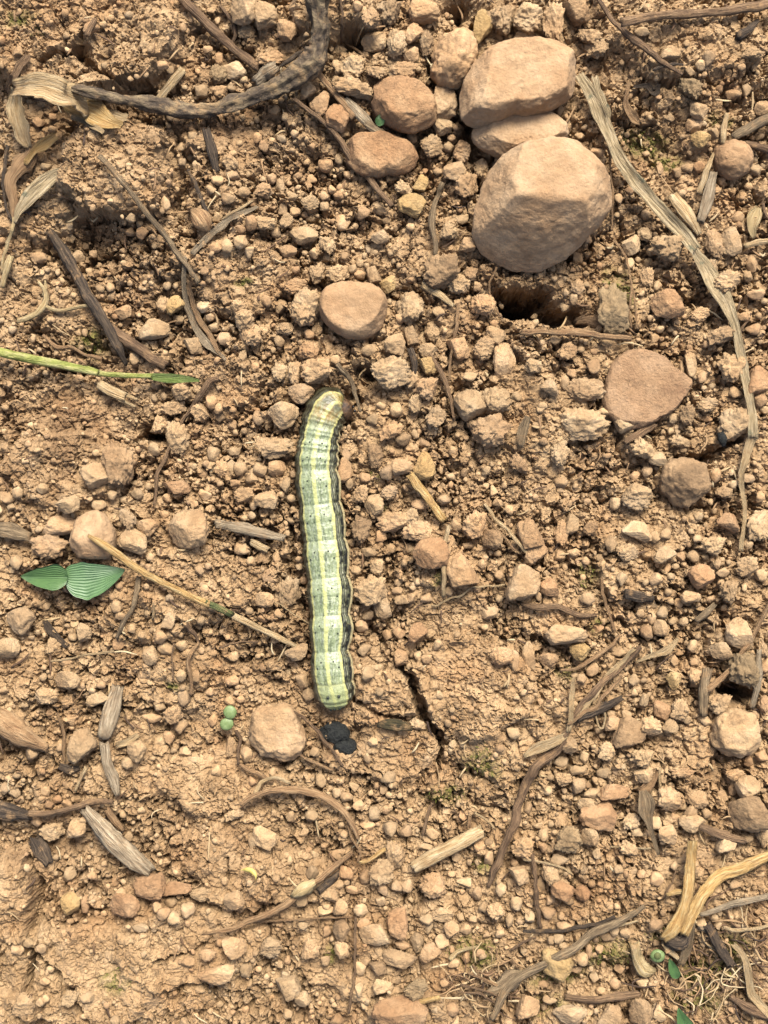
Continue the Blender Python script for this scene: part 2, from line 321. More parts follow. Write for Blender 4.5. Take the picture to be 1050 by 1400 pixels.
# shrinkage cracks round caked plates
e1, e2, _ = wor2(WX + 10 * fbm2(GX, GY, 20, 2, 77), WY, 95, 52)
h = h - inside * 9 * cake * sstep(.045, .0, e2 - e1) * sstep(-.1, .3, fbm2(GX, GY, 120, 2, 83))
for pts, w, d in CRACK:
    dd, t = polydist(WX * .55 + GX * .45, WY * .55 + GY * .45, pts)
    ww = w * (.45 + .55 * np.sin(np.pi * np.clip(t * .9 + .08, 0, 1))) * (1 + .6 * fbm2(GX, GY, 18, 2, 33))
    h = h - d * sstep(1.4, .4, dd / np.maximum(ww, .5) + .25 * fc_) * (.8 + .4 * fa_)
HOLES = [(706, 411, 40, 21, 240), (756, 434, 44, 12, 70), (1013, 944, 17, 13, 90), (563, 945, 8, 22, 50), (598, 1012, 12, 12, 40), (58, 1222, 8, 40, 22), (44, 1330, 12, 26, 20), (105, 1358, 11, 16, 24), (205, 120, 24, 4, 24), (120, 82, 9, 12, 30), (640, 178, 9, 34, 50), (652, 240, 6, 28, 40), (484, 56, 14, 14, 60), (508, 508, 18, 10, 50), (207, 592, 10, 8, 60), (404, 740, 5, 40, 30), (413, 815, 6, 40, 34),
    (486, 538, 17, 15, 60), (590, 455, 7, 16, 40), (570, 425, 8, 10, 30), (630, 14, 14, 10, 40), (690, 452, 8, 6, 30), (115, 300, 40, 8, 34), (150, 352, 26, 8, 30), (965, 622, 34, 6, 40), (830, 455, 40, 5, 34)]
HOLE = np.zeros(GX.shape)
for cx, cy, rx, ry, d in HOLES:
    m = sstep(1.35, .25, np.hypot((WX - cx) / rx, (WY - cy) / ry) + .35 * fbm2(GX, GY, 16, 3, 163)); h = h - d * m * (.75 + .5 * fa_ + .35 * fc_); HOLE = np.maximum(HOLE, m)
moss = np.zeros(GX.shape); damp_shade = np.zeros(GX.shape)
for cx, cy, rx, ry in MOSS: moss = np.maximum(moss, sstep(1.3, .3, np.hypot((WX - cx) / rx, (WY - cy) / ry)))
for cx, cy, rx, ry, a in DAMP_SHADE: damp_shade = np.maximum(damp_shade, a * sstep(1.25, .35, np.hypot((WX - cx) / rx, (WY - cy) / ry)))  # one mask for damp stains and painted shade
damp_shade = np.clip(damp_shade * (.75 + .7 * fbm2(GX, GY, 30, 3, 15)) + .12 * fbm2(GX, GY, 150, 3, 16), 0, 1) * inside

def sample(A, x, y):
    x = np.asarray(x, float); y = np.asarray(y, float)
    i = np.clip(np.searchsorted(AX, x) - 1, 0, len(AX) - 2); j = np.clip(np.searchsorted(AY, y) - 1, 0, len(AY) - 2)
    u = np.clip((x - AX[i]) / (AX[i + 1] - AX[i]), 0, 1); v = np.clip((y - AY[j]) / (AY[j + 1] - AY[j]), 0, 1)
    return (A[j, i] * (1 - u) + A[j, i + 1] * u) * (1 - v) + (A[j + 1, i] * (1 - u) + A[j + 1, i + 1] * u) * v
def smoothz(x, y): return sample(SOFT, x, y)
def W(x, y, z):            # where a thing lying at height z stands on the ground plan
    k = (H - z) / H; return np.stack([(np.asarray(x, float) - 525) * k, (700 - np.asarray(y, float)) * k, np.zeros(np.shape(x)) + z], -1)

nx, ny = len(AX), len(AY)
V = np.stack([GX - 525, 700 - GY, h], -1).reshape(-1, 3)
gy_, gx_ = np.gradient(h, AY, AX); SLOPE = np.hypot(gx_, gy_); stp = (sstep(1.1, 2.6, SLOPE) * inside).ravel(); w_i = np.where(stp > .02)[0]
for q_, (s1, s2) in enumerate(((501, 511), (521, 531), (541, 551))):
    pv = V[w_i] if q_ == 0 else pv0
    if q_ == 0: pv0 = V[w_i].copy()
    V[w_i, q_] += stp[w_i] * (3.4 * vn3(pv0 / 7., s1) + 2.2 * vn3(pv0 / 3., s2))
ii = np.arange(nx * ny).reshape(ny, nx)
quads = np.stack([ii[1:, :-1], ii[1:, 1:], ii[:-1, 1:], ii[:-1, :-1]], -1).reshape(-1, 4)
gm = me_fast('ground', V, quads, M['ground'], False)
for nm, A in (('moss', moss), ('damp_shade', damp_shade)):
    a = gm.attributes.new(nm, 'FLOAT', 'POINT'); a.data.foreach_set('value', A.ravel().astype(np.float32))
ground = link('ground', gm); ground['kind'] = 'structure'; ground['label'] = 'dry tan crumbly soil with shrinkage cracks'

# ------------------------------------------------------------------ occupancy raster so that loose grains do not stand inside other things
OX, OY = 260, 260
OCC = np.zeros((1400 + 2 * OY, 1050 + 2 * OX), bool)
def disc(x, y, r, test=False):
    x0, x1 = int(x - r) + OX, int(x + r) + OX + 1; y0, y1 = int(y - r) + OY, int(y + r) + OY + 1
    if x0 < 0 or y0 < 0 or x1 > OCC.shape[1] or y1 > OCC.shape[0]: return 1. if test else None
    yy, xx = np.ogrid[y0 - OY:y1 - OY, x0 - OX:x1 - OX]; m = (xx - x) ** 2 + (yy - y) ** 2 <= r * r
    if test: return OCC[y0:y1, x0:x1][m].mean() if m.any() else 0
    OCC[y0:y1, x0:x1] |= m
for i in range(len(CAT) - 1):
    for t in np.linspace(0, 1, 8): q = CAT[i] * (1 - t) + CAT[i + 1] * t; disc(q[0], q[1], q[2] * .95)

# ------------------------------------------------------------------ stones
_ico = {}
def ico(n):
    if n not in _ico:
        bm = bmesh.new(); bmesh.ops.create_icosphere(bm, subdivisions=n, radius=1)
        _ico[n] = (np.array([v.co[:] for v in bm.verts]), np.array([[v.index for v in f.verts] for f in bm.faces])); bm.free()
    return _ico[n]
def rot(rs):
    q = rs.normal(size=4); q /= np.linalg.norm(q); w, x, y, z = q
    return np.array([[1 - 2 * (y * y + z * z), 2 * (x * y - z * w), 2 * (x * z + y * w)], [2 * (x * y + z * w), 1 - 2 * (x * x + z * z), 2 * (y * z - x * w)], [2 * (x * z - y * w), 2 * (y * z + x * w), 1 - 2 * (x * x + y * y)]])
def blob(sub, seed, rough, cuts, fine=.03):
    rs = np.random.default_rng(seed); v, f = ico(sub); v = v.copy()
    n = fbm3(v * 1.25 + seed * 3.7, 3, seed); v = v * (1 + .28 * n)[:, None]
    for _ in range(cuts):
        d = rs.normal(size=3); d /= np.linalg.norm(d); k = rs.uniform(.42, .80)
        e = np.maximum(0, v @ d - k); v = v - np.outer(e * .84, d)
    if rough: 
        n = fbm3(v * 3.1 + seed, 3, seed + 5, .6); v = v * (1 + rough * n)[:, None]
        for _ in range(cuts // 2):
            d = rs.normal(size=3); d /= np.linalg.norm(d); e = np.maximum(0, v @ d - rs.uniform(.5, .75)); v = v - np.outer(e * .9, d)
        if sub >= 3:
            v = v * (1 + rough * .55 * (.6 - wor3(v * 2.3 + seed * 1.7, seed)))[:, None]
            if sub >= 4: v = v * (1 + rough * .42 * (.6 - wor3(v * 5.2 + seed * 1.3, seed + 4)))[:, None]
    if sub >= 4: v = v * (1 + fine * fbm3(v * 9 + seed, 2, seed + 12))[:, None]
    v -= (v.max(0) + v.min(0)) / 2; return v / ((v.max(0) - v.min(0)) / 2)[None], f

def wor3(p, seed):
    pi = np.floor(p).astype(np.int64); f1 = np.full(len(p), 9.)
    for dx in (-1, 0, 1):
        for dy in (-1, 0, 1):
            for dz in (-1, 0, 1):
                c = pi + (dx, dy, dz); d = 0
                for q in range(3): d = d + (c[:, q] + .15 + .7 * _h(c[:, 0], c[:, 1], c[:, 2], seed + q) - p[:, q]) ** 2
                f1 = np.minimum(f1, d)
    return np.sqrt(f1)
def outline_stone(name, pts, height, mat, label, cat, seed, cuts=(), sink=.3, lift=0, sub=6, rough=.02, sq=.75, lump=.05, tilt=0., chips=7):
    p = np.array(pts, float); c = (p.max(0) + p.min(0)) / 2; d = p - c
    th = np.arctan2(-d[:, 1], d[:, 0]); r = np.hypot(d[:, 0], d[:, 1]); o = np.argsort(th); th = th[o]; r = r[o]
    th = np.concatenate([th - 2 * np.pi, th, th + 2 * np.pi]); r = np.concatenate([r, r, r])
    v, f = ico(sub); v = v.copy(); az = np.arctan2(v[:, 1], v[:, 0]); k = np.linspace(-.10, .10, 5)
    R = np.mean([np.interp(az + q, th, r) for q in k], 0); el = np.arcsin(np.clip(v[:, 2], -1, 1))
    ch = np.cos(el) ** sq; sh = np.sign(np.sin(el)) * np.abs(np.sin(el)) ** .85
    q = np.stack([np.cos(az) * R * ch, np.sin(az) * R * ch, sh * height * (1 + tilt * np.sin(az) * ch)], -1)
    for nrm, k in cuts:
        nrm = np.array(nrm, float); nrm /= np.linalg.norm(nrm); e = np.maximum(0, q @ nrm - k); q = q - np.outer(e * .93, nrm)
    rs = np.random.default_rng(seed + 70)
    for _ in range(chips):
        a = rs.uniform(0, 2 * np.pi); nrm = np.array([math.cos(a), math.sin(a), rs.uniform(.15, 1.1)]); nrm /= np.linalg.norm(nrm)
        pr = q @ nrm; e = np.maximum(0, pr - pr.max() * rs.uniform(.86, .96)); q = q - np.outer(e * .9, nrm)
    sc = R.mean(); nn = fbm3(q / sc * 1.6 + seed, 3, seed); n2 = fbm3(q / 11. + seed, 4, seed + 3, .62)
    nv = q / (np.linalg.norm(q, axis=1)[:, None] + 1e-6); q = q + nv * (sc * lump * nn + sc * rough * n2 * 1.6)[:, None]
    if name == 'soil_clod': q = q + nv * (4.5 * (.6 - wor3(q / 13. + seed, seed)) + 2.6 * (.6 - wor3(q / 5.5 + seed, seed + 9)))[:, None]
    pit = np.clip(.34 - wor3(q / 9. + seed, seed + 33), 0, 1) * (vn3(q / 22. + seed, seed + 35) > .1)
    q = q + nv * (1.2 * fbm3(q / 5. + seed, 3, seed + 21, .65) + .9 * fbm3(q / 14. + seed, 2, seed + 25) - 6 * pit)[:, None]
    z = float(smoothz(c[0], c[1])) + lift; zc = z + height * (1 - 2 * sink)
    w = W(c[0], c[1], zc + height * .2); o = link(name, me_fast(name, q - np.array([0, 0, -height * (1 - 2 * sink)]) if 0 else q, f, mat), (w[0], w[1], zc)); tag(o, label, cat)
    for a in np.linspace(0, 2 * np.pi, 24):
        rr = np.interp(a, th, r)
        for t in (.3, .6, .85): disc(c[0] + math.cos(a) * rr * t, c[1] - math.sin(a) * rr * t, max(3, rr * .14))
    disc(c[0], c[1], r.min() * .9)
    return o
outline_stone('stone', [(630, 135), (640, 104), (658, 77), (690, 58), (722, 54), (757, 56), (781, 68), (791, 95), (784, 124), (762, 142), (735, 152), (700, 154), (672, 163), (650, 170), (634, 160)], 46, M['stone'],
              'large smooth oval tan stone, topmost of the three stacked stones', 'stone', 3, cuts=[((.05, .1, 1), 33)], sink=.2, lift=8)
outline_stone('stone', [(646, 182), (656, 165), (690, 156), (730, 153), (765, 160), (779, 174), (776, 190), (755, 200), (715, 204), (672, 207), (652, 198)], 30, M['stone'],
              'narrow tan stone wedged between the large oval stone and the big block', 'stone', 8, cuts=[((0, .1, 1), 22)], sink=.3)
outline_stone('stone', [(651, 318), (655, 290), (664, 252), (690, 216), (738, 194), (775, 190), (806, 205), (824, 235), (837, 258), (832, 287), (806, 316), (772, 346), (738, 371), (704, 371), (674, 352), (655, 332)], 72, M['stone'],
              'biggest stone, angular tan block with a rough sloping lower face', 'stone', 12, cuts=[((-.05, .12, 1), 47), ((-.12, -.78, .62), 29), ((.72, -.42, .55), 66), ((-.8, .3, .5), 66)], sink=.18, lift=10, rough=.018, sq=.6)
outline_stone('stone', [(436, 420), (440, 400), (458, 388), (485, 385), (512, 390), (527, 402), (529, 425), (520, 448), (500, 461), (478, 462), (456, 450), (441, 437)], 30, M['pink'],
              'flat-topped oval pinkish stone above the head of the caterpillar', 'stone', 21, cuts=[((-.04, .1, 1), 20), ((.45, -.7, .55), 37)], sink=.25, lift=6, sub=5)
outline_stone('stone', [(823, 552), (829, 520), (840, 493), (866, 477), (896, 481), (921, 503), (948, 523), (934, 546), (902, 571), (872, 586), (840, 577)], 17, M['flush'],
              'flat triangular pinkish stone lying flush in the soil', 'stone', 26, cuts=[((.04, .03, 1), 9)], sink=.36, lift=4, sq=.45, chips=1, rough=.03)
outline_stone('stone', [(508, 132), (514, 112), (535, 103), (560, 108), (583, 120), (598, 145), (592, 166), (572, 176), (545, 174), (520, 160), (511, 146)], 33, M['rose'],
              'reddish tan rounded stone just left of the three stacked stones', 'stone', 31, cuts=[((.2, .1, 1), 23), ((-.5, .5, .7), 30), ((.3, -.7, .6), 31)], sink=.28, lift=4, rough=.05, sub=5)
outline_stone('stone', [(470, 208), (478, 190), (505, 180), (540, 182), (562, 196), (572, 215), (560, 232), (530, 236), (508, 241), (485, 232)], 26, M['rose'],
              'reddish stone lying half under the split bark sliver', 'stone', 35, cuts=[((-.1, .1, 1), 18)], sink=.35, lift=2, rough=.035, sub=5)
outline_stone('soil_clod', [(591, 82), (596, 58), (622, 40), (645, 42), (651, 70), (640, 98), (622, 118), (604, 112)], 32, M['pebble'],
              'upright lumpy clod touching the upper left of the large oval stone', 'clod', 39, cuts=[((-.6, .3, .6), 20)], sink=.28, lift=6, rough=.07, lump=.1, sub=5)
outline_stone('soil_clod', [(340, 1000), (348, 975), (372, 964), (398, 968), (412, 990), (416, 1020), (400, 1038), (370, 1034), (350, 1022)], 24, M['pebble'],
              'broad pale clod lying to the left of the black droppings', 'clod', 43, sink=.4, rough=.06, lump=.1, sub=5, cuts=[((0, .1, 1), 17)])
outline_stone('soil_clod', [(976, 1000), (985, 978), (1005, 970), (1026, 976), (1038, 1000), (1036, 1024), (1015, 1033), (990, 1030), (975, 1018)], 28, M['pebble'],
              'large pale squarish clod near the right edge, below the dark speckled stone', 'clod', 47, sink=.3, rough=.05, lump=.07, sub=5, cuts=[((0, .1, 1), 21)])
outline_stone('stone', [(95, 740), (102, 715), (118, 700), (134, 698), (150, 715), (156, 740), (148, 760), (120, 764), (100, 758)], 28, M['stone'],
              'smooth upright stone behind the ribbed leaf of the seedling', 'stone', 51, sink=.3, lift=4, rough=.03, sub=5, cuts=[((-.3, .5, .8), 22)])
outline_stone('soil_clod', [(906, 655), (914, 634), (940, 628), (965, 636), (972, 655), (958, 680), (938, 692), (915, 682)], 26, M['brown'],
              'dark rough clod below the black crevice at the right', 'clod', 55, sink=.3, rough=.06, lump=.1, sub=5, cuts=[((-.5, -.5, .7), 20)])
outline_stone('stone', [(977, 212), (984, 196), (1003, 190), (1022, 198), (1029, 215), (1022, 236), (1003, 244), (985, 236)], 25, M['pink'],
              'pitted round pinkish stone by the right edge near the dark grey stick', 'stone', 59, sink=.3, lift=3, rough=.06, lump=.06, sub=5)

# traced loose pebbles and clods: x,y,half width,half height in thirds of a unit inside blocks of 350 x 350; letter = odd colour
TR = {
(0, 0): "155,505,25,20;250,640,22,20;190,683,22,15;665,268,28,16w;370,115,30,22;955,285,52,35w;895,305,35,40g;830,375,30,28;895,375,35,25;1000,30,55,60;1010,130,35,30;850,205,20,15;945,665,32,35;950,720,28,22;745,605,20,18;790,560,22,18;890,740,25,22w;885,1015,28,18;930,1010,22,25;988,990,28,28;985,940,22,18;935,815,25,25;1000,790,25,22;865,780,20,18;895,890,22,20;1030,915,25,30;580,955,22,25;1025,1030,22,22;540,620,22,20;700,480,18,16;215,480,18,16",
(350, 0): "485,165,50,42;578,175,38,55;650,135,35,40;700,175,30,48;635,225,30,32;605,285,55,38;930,108,38,70y;1010,80,50,60;690,45,60,45;535,50,55,50;775,420,48,70;765,515,38,38;720,595,45,45;640,560,20,28;815,700,45,42;865,755,45,50;845,620,35,45;675,750,30,32y;640,840,55,48y;500,855,28,25;605,770,35,32;400,355,85,45;490,295,42,30;260,425,38,48;335,480,50,55r;215,370,30,35;340,655,20,22;30,780,38,30;35,912,45,28;125,905,30,30;195,965,55,35;290,1005,35,42;130,1030,35,25;510,970,35,28;440,875,25,25;795,945,40,35;870,1000,35,30;925,690,30,40;785,605,25,22;395,270,50,45;60,730,22,20;100,760,18,25;220,830,35,30;160,865,20,20;915,185,18,18;60,235,50,30;130,120,40,45;745,705,18,16d;560,310,18,20;470,70,35,40;40,60,45,50;330,330,22,20",
(700, 0): "65,70,60,60;170,85,45,75;265,45,55,45d;320,150,50,40;350,195,45,40;55,140,40,25;905,385,25,22;960,370,22,28;770,450,35,35;750,512,32,28;775,572,38,32y;835,1000,35,55;900,990,38,55;735,360,45,50g;1030,440,30,30;275,560,18,14;95,453,12,10;438,745,25,25;345,625,25,22;770,685,25,22;725,690,25,22;675,708,20,20;605,695,15,25;640,1015,75,55;545,960,30,30;490,1005,35,40w;730,290,18,16;850,365,18,16;830,545,20,20;530,130,30,18;860,740,15,18;920,890,25,22;650,215,40,25;990,215,45,22;1000,700,30,28",
(0, 350): "720,200,35,38y;668,200,28,32;735,262,28,18;980,210,32,30;1000,260,40,45;1025,320,45,45;920,340,28,22;630,300,60,40;625,250,18,15;860,250,18,16;880,290,22,20;790,370,40,35;740,555,40,35;820,640,38,40;865,600,25,28;710,620,50,30;655,690,35,38;725,745,50,65;480,855,65,85;910,870,28,38;950,870,20,30;985,870,25,30;1030,910,25,30;1000,980,40,30;840,980,25,22w;965,930,18,18;720,950,55,28r;460,980,20,20w;30,990,32,25;560,975,25,20;690,990,20,18;610,945,15,15;580,870,20,18;635,795,30,25;405,1020,30,25;275,1020,45,35;50,1030,20,15;900,650,25,30;895,625,20,20;960,800,25,20;870,810,25,30;410,135,20,18;500,230,35,28;390,900,60,50",
(350, 350): "200,210,60,75;160,125,50,32;335,68,45,35;250,78,30,38;118,298,35,26;95,475,32,38;155,485,28,52;245,470,60,50;325,425,25,20;185,565,50,40;110,655,60,52;80,790,80,45;540,115,30,35y;485,75,30,35;425,75,22,20;395,55,18,18;630,215,55,65;590,255,22,20;555,475,80,65;640,325,30,40;680,345,18,32;570,360,40,45;705,390,35,32;700,450,35,35y;640,505,25,35;695,545,48,48;655,600,28,40;740,660,42,42;820,520,28,25;880,610,65,60;985,595,60,55;960,715,85,65;690,860,42,55y;600,865,45,32;540,890,28,28;490,820,32,48d;430,975,30,35;485,1020,38,40;545,970,35,30;360,880,30,50;550,715,45,42;600,750,30,28;575,630,25,25;480,670,22,25;835,110,45,42;760,60,70,65d;880,70,30,30;905,125,20,20;640,95,22,18;935,380,45,48;985,325,38,38;1020,430,45,70;830,380,45,45;880,495,30,20;750,230,22,20;725,310,35,45;20,875,25,30;85,870,35,30;40,1000,45,35;545,855,9,12w;670,1020,30,20w;800,905,20,15;45,185,18,20;100,210,25,25;215,325,25,20;465,385,35,22;215,390,40,38;690,770,22,20;770,1000,25,22;930,200,50,45",
(700, 350): "735,445,25,48;695,455,12,25;780,497,18,25;905,455,55,60;1010,510,45,55r;640,195,60,55r;555,85,28,38;270,125,28,32;257,175,18,25;220,210,28,22;560,35,22,25;480,30,20,20;820,40,28,35;985,30,22,35;970,85,18,22;1000,155,32,22;990,215,28,22;950,250,25,18;990,300,30,22;880,105,55,45;860,320,60,45d;230,390,40,35;180,345,25,18;335,455,25,30;215,520,20,30y;305,550,75,50;300,690,100,65;155,540,35,32;120,630,18,16;540,790,52,45;600,832,35,28w;460,690,38,35;720,650,30,40d;800,610,45,30;910,690,60,65;860,600,20,16;800,665,22,18;660,665,18,22;515,990,60,55;835,900,25,30;870,970,35,25d;30,850,38,42;195,810,40,50;555,885,22,25;505,905,20,18;1015,990,22,22;965,915,30,18;380,640,25,18;1020,590,25,30;915,560,25,22;200,930,28,22;130,760,15,15;690,760,45,30;420,220,65,105g;770,240,40,30;90,450,35,30",
(0, 700): "245,55,70,38;195,140,80,52;605,65,42,35;540,120,55,50;520,30,35,45;85,450,55,52;215,550,32,35;345,495,28,38;440,497,25,25w;585,507,20,15;660,515,30,28;680,562,28,25w;615,590,30,38;690,445,28,32;490,540,28,22;480,390,22,25;275,690,50,35;190,755,45,35;225,640,25,18;272,615,25,18;400,770,45,28;770,70,80,75;655,795,25,22;708,830,38,38;742,880,28,28y;695,920,22,28;757,760,25,30;742,672,20,25;805,675,20,25;655,940,25,22;335,960,55,68;560,985,38,42;525,1030,25,25;945,775,22,20;875,855,18,22;1008,995,25,28;950,965,28,45d;800,1015,25,15w;620,845,45,18;540,480,18,18;70,205,25,28;95,870,25,20;600,305,12,12;20,730,18,18;820,235,18,18;380,735,15,15;1030,205,20,22;495,425,22,15;100,790,15,12;35,850,30,25;860,560,22,18;990,150,30,26;950,690,30,22;30,560,45,40",
(350, 700): "430,70,42,55d;560,40,65,40;720,170,70,60r;660,80,60,45;630,150,28,25w;495,225,28,32;460,165,25,22;550,150,25,20;470,320,65,60;605,360,28,22;640,350,18,18;580,325,20,18;665,495,38,40r;585,498,25,25;640,545,20,25;595,598,28,35;545,575,15,15;540,505,22,22;460,420,22,25;430,470,25,25;130,325,50,60;55,265,28,28;35,360,40,30;30,435,22,20;165,575,45,35;190,690,25,32;215,750,25,28;85,185,18,22;960,415,35,25;845,240,70,65;1000,490,18,18;1010,595,45,40;640,20,30,35;870,140,25,15;900,50,50,55;970,110,40,35d;665,870,35,28;500,640,25,20;460,665,28,30;240,985,20,20;580,290,18,16;520,390,35,45;410,240,22,20;440,560,28,25;700,600,22,18",
(700, 700): "515,80,58,42w;320,68,32,28d;245,50,28,40;205,85,30,50;630,175,42,35w;475,165,45,35;405,130,22,30;590,105,22,22;630,90,25,25;740,183,25,25;690,180,20,20;735,350,40,25w;800,325,25,18;815,357,20,16;825,140,52,38;780,265,50,48r;890,330,38,48;965,225,42,40;1020,260,25,25;1020,55,55,60;890,45,45,40r;865,250,22,20;155,310,35,35r;110,345,15,18;45,290,65,70;100,165,45,50;80,90,55,60;610,415,28,25;570,435,18,25;610,475,28,32;555,500,28,30;655,450,22,18;740,550,20,25;665,695,28,35y;440,575,30,20w;225,505,80,40w;280,575,40,35y;150,610,40,30;70,590,25,55;10,610,20,40;620,815,35,38r;690,815,38,45;575,880,42,40;650,878,32,28;465,835,25,22;415,870,35,30;480,905,65,60d;390,985,35,40;235,955,35,38;205,1025,28,22;540,775,20,25;405,830,18,18;535,1015,45,38;850,795,50,45;790,855,28,22d;750,670,28,32;1030,560,25,40;955,650,60,70g;1035,790,25,35;715,850,18,16;1040,630,20,30;935,500,50,60;310,355,30,22;285,685,18,20;665,610,15,20;685,575,20,18;500,690,20,22;860,570,40,35;1020,1000,30,20;970,1020,18,22;295,1005,18,22;590,275,26,24",
(0, 1050): "210,258,48,40;310,250,40,38;345,210,18,17y;175,128,20,17w;155,100,18,15;190,95,20,20;200,150,20,18;235,130,18,18;275,145,18,16w;60,100,20,20;80,130,18,18;285,560,38,45y;345,560,18,32;510,565,60,48r;612,490,62,48r;645,575,20,26w;672,595,26,28;703,548,22,22;715,615,28,26;768,585,28,30;720,495,60,28r;225,555,18,18;360,945,28,25;285,945,32,30;95,980,45,50;120,715,25,18;70,745,25,20r;575,655,30,18r;505,190,15,15g;1040,300,20,35r;770,795,25,18r;960,190,38,28;500,515,25,22r;270,880,18,22;620,400,18,22;830,520,50,28;960,545,40,38;850,770,35,25;960,740,45,40;1010,830,25,30;885,850,70,40",
(350, 1050): "40,290,50,45;200,265,20,18;340,350,28,25r;240,355,20,18;230,430,25,25;455,235,28,20w;550,250,28,30;485,185,28,30;610,260,28,25;725,270,28,22;920,320,22,22w;695,322,25,15w;570,360,40,55;515,430,50,48;725,485,55,50;575,485,22,22;620,480,22,28;525,500,22,25;300,525,35,28;345,575,30,30;285,585,32,22;370,430,28,30;450,450,25,30;340,478,20,18;580,640,40,60r;485,685,58,42;510,545,18,22;615,580,25,22;700,625,25,22w;710,650,18,30;765,605,45,28;860,660,25,22;800,665,30,35;835,610,18,15;985,590,35,32;935,570,20,20;905,510,22,28;860,470,30,22;1005,500,20,30;890,620,18,16;715,760,42,38;590,785,65,35d;760,715,30,28d;600,725,25,18;500,825,35,25d;520,900,40,32;655,910,48,42g;575,870,20,20;430,820,22,30;420,910,18,28;450,795,18,15;445,970,15,18;225,745,38,42;285,785,20,20;130,910,50,45;190,950,30,30;350,675,32,42d;350,750,30,30;290,670,18,25;590,1010,105,60r;805,990,25,22y;735,995,15,18;810,800,25,20y;860,775,18,22y;920,760,18,16;775,880,18,18;1000,680,18,16;1040,625,15,30;440,640,25,22;660,720,25,40;60,740,45,40;400,75,22,20;370,120,28,20;780,180,20,18;850,195,22,20;545,40,30,26",
(700, 1050): "145,90,20,18w;215,50,35,28;330,105,28,25;310,150,38,25;270,70,28,28;420,100,60,32r;270,10,35,20;375,20,30,22;540,30,35,32;650,130,48,50;760,130,45,35;735,180,30,22y;800,185,20,20;700,155,22,22;970,85,48,48;980,190,75,70d;905,85,18,25;1030,270,25,45;880,310,38,35w;960,290,25,22;590,230,25,35;510,265,30,20;490,220,35,30;640,275,35,35;740,230,50,35;670,205,20,20;820,20,28,30;700,20,50,20;235,300,55,55g;320,285,35,35;280,360,28,20d;195,375,28,22;350,350,18,20r;405,370,25,22w;435,415,18,18y;290,515,30,30r;210,505,45,40r;120,480,18,30;160,440,35,40;30,445,40,35;20,555,25,30w;150,588,25,25r;155,540,20,18;235,545,25,15w;75,610,25,22w;215,650,30,18;200,605,12,18;590,455,28,30;530,435,18,18;465,435,12,14;780,640,20,20r;830,615,15,20;335,860,20,25r;420,885,25,22;290,785,28,28;260,820,25,20y;190,810,60,60y;315,750,12,28;65,980,45,45;155,950,25,18;240,1020,65,38w;400,1015,45,40;530,1005,45,55d;600,1010,25,30;530,880,30,22;105,915,12,12;190,700,25,18;160,705,20,20;10,790,18,20;420,670,20,18;590,645,28,25;385,690,40,18r;110,235,18,14;130,325,18,18;45,330,45,40;130,275,22,28;480,330,40,36;355,200,70,55r;860,120,25,22;920,30,40,24",
}
FLAG = {'d': 'dark', 'y': 'yellow', 'r': 'red', 'w': 'white', 'g': 'grey'}
peb = []
for (ox, oy), s in TR.items():
    for e in s.split(';'):
        fl = e[-1] if e[-1].isalpha() else ''
        x, y, a, b = (float(q) for q in e.rstrip('dyrwg').split(','))
        peb.append((ox + x / 3, oy + y / 3, a / 3 * 1.1, b / 3 * 1.1, fl))
peb.sort(key=lambda p: -p[2] * p[3])
LAND = [('large oval stone', 711, 112), ('biggest block stone', 745, 280), ('flat oval stone', 482, 422), ('flat triangular stone', 884, 530), ('caterpillar head', 462, 548),
        ('caterpillar tail', 460, 965), ('caterpillar middle', 442, 750), ('ribbed seedling leaf', 128, 785), ('tiny twin-leaf sprout', 313, 981), ('black droppings', 466, 1012), ('dark curved root', 330, 138),
        ('torn pale husk', 110, 140), ('split bark sliver', 490, 155), ('pale wood chip', 611, 1163), ('hooked tan root', 410, 1084), ('weathered grey wood', 160, 1150), ('bright golden straw', 945, 1220),
        ('grey winding root', 770, 1300), ('brown dried petal', 885, 1120), ('green stem tip', 235, 518), ('long dry leaf strip', 975, 395), ('dusky oval pebble', 860, 1001), ('small yellow grub', 340, 1192), ('soil crack', 570, 960),
        ('dark grey stick', 1030, 172), ('dark speckled stone', 1018, 917), ('straight brown twig', 790, 458), ('forked cream root', 75, 420), ('pale sliver', 583, 680), ('fallen curved straw', 300, 315), ('brown flat root', 770, 835)]
ORD = ['nearest', 'second', 'third', 'fourth', 'fifth', 'sixth', 'seventh', 'eighth', 'ninth', 'tenth', 'eleventh', 'twelfth', 'thirteenth', 'fourteenth', 'fifteenth', 'sixteenth', 'seventeenth', 'eighteenth']
DIRS = ['right of', 'upper right of', 'above', 'upper left of', 'left of', 'lower left of', 'below', 'lower right of']
COLW = {'': 'tan', 'd': 'brownish', 'y': 'yellowish', 'r': 'rusty', 'w': 'pale', 'g': 'greyish'}
NIND = 300
var = {}
def variant(kind, sub, i, mat):
    key = (kind, sub, i, mat)
    if key not in var:
        v, f = blob(sub, 100 + i * 13 + (500 if kind == 'pebble' else 0), .12 if kind == 'pebble' else .36, 5 if kind == 'pebble' else 3, .035 if kind == 'pebble' else .06)
        var[key] = me_fast(kind, v, f, M[mat])
    return var[key]
sector = {}
info = []
for i, (x, y, a, b, fl) in enumerate(peb[:NIND]):
    ds = [math.hypot(x - lx, y - ly) for _, lx, ly in LAND]; k = int(np.argmin(ds)); nm, lx, ly = LAND[k]
    d8 = int(round(math.atan2(ly - y, x - lx) / (math.pi / 4))) % 8
    kind = 'pebble' if (fl in 'ywr' and fl) or (i * 7) % 10 < 4 and fl != 'g' else 'soil_clod'
    info.append((kind, nm, d8, ds[k])); sector.setdefault((kind, nm, d8), []).append((ds[k], i))
rank = {}
for key, l in sector.items():
    for q, (_, i) in enumerate(sorted(l)): rank[i] = (q, len(l))
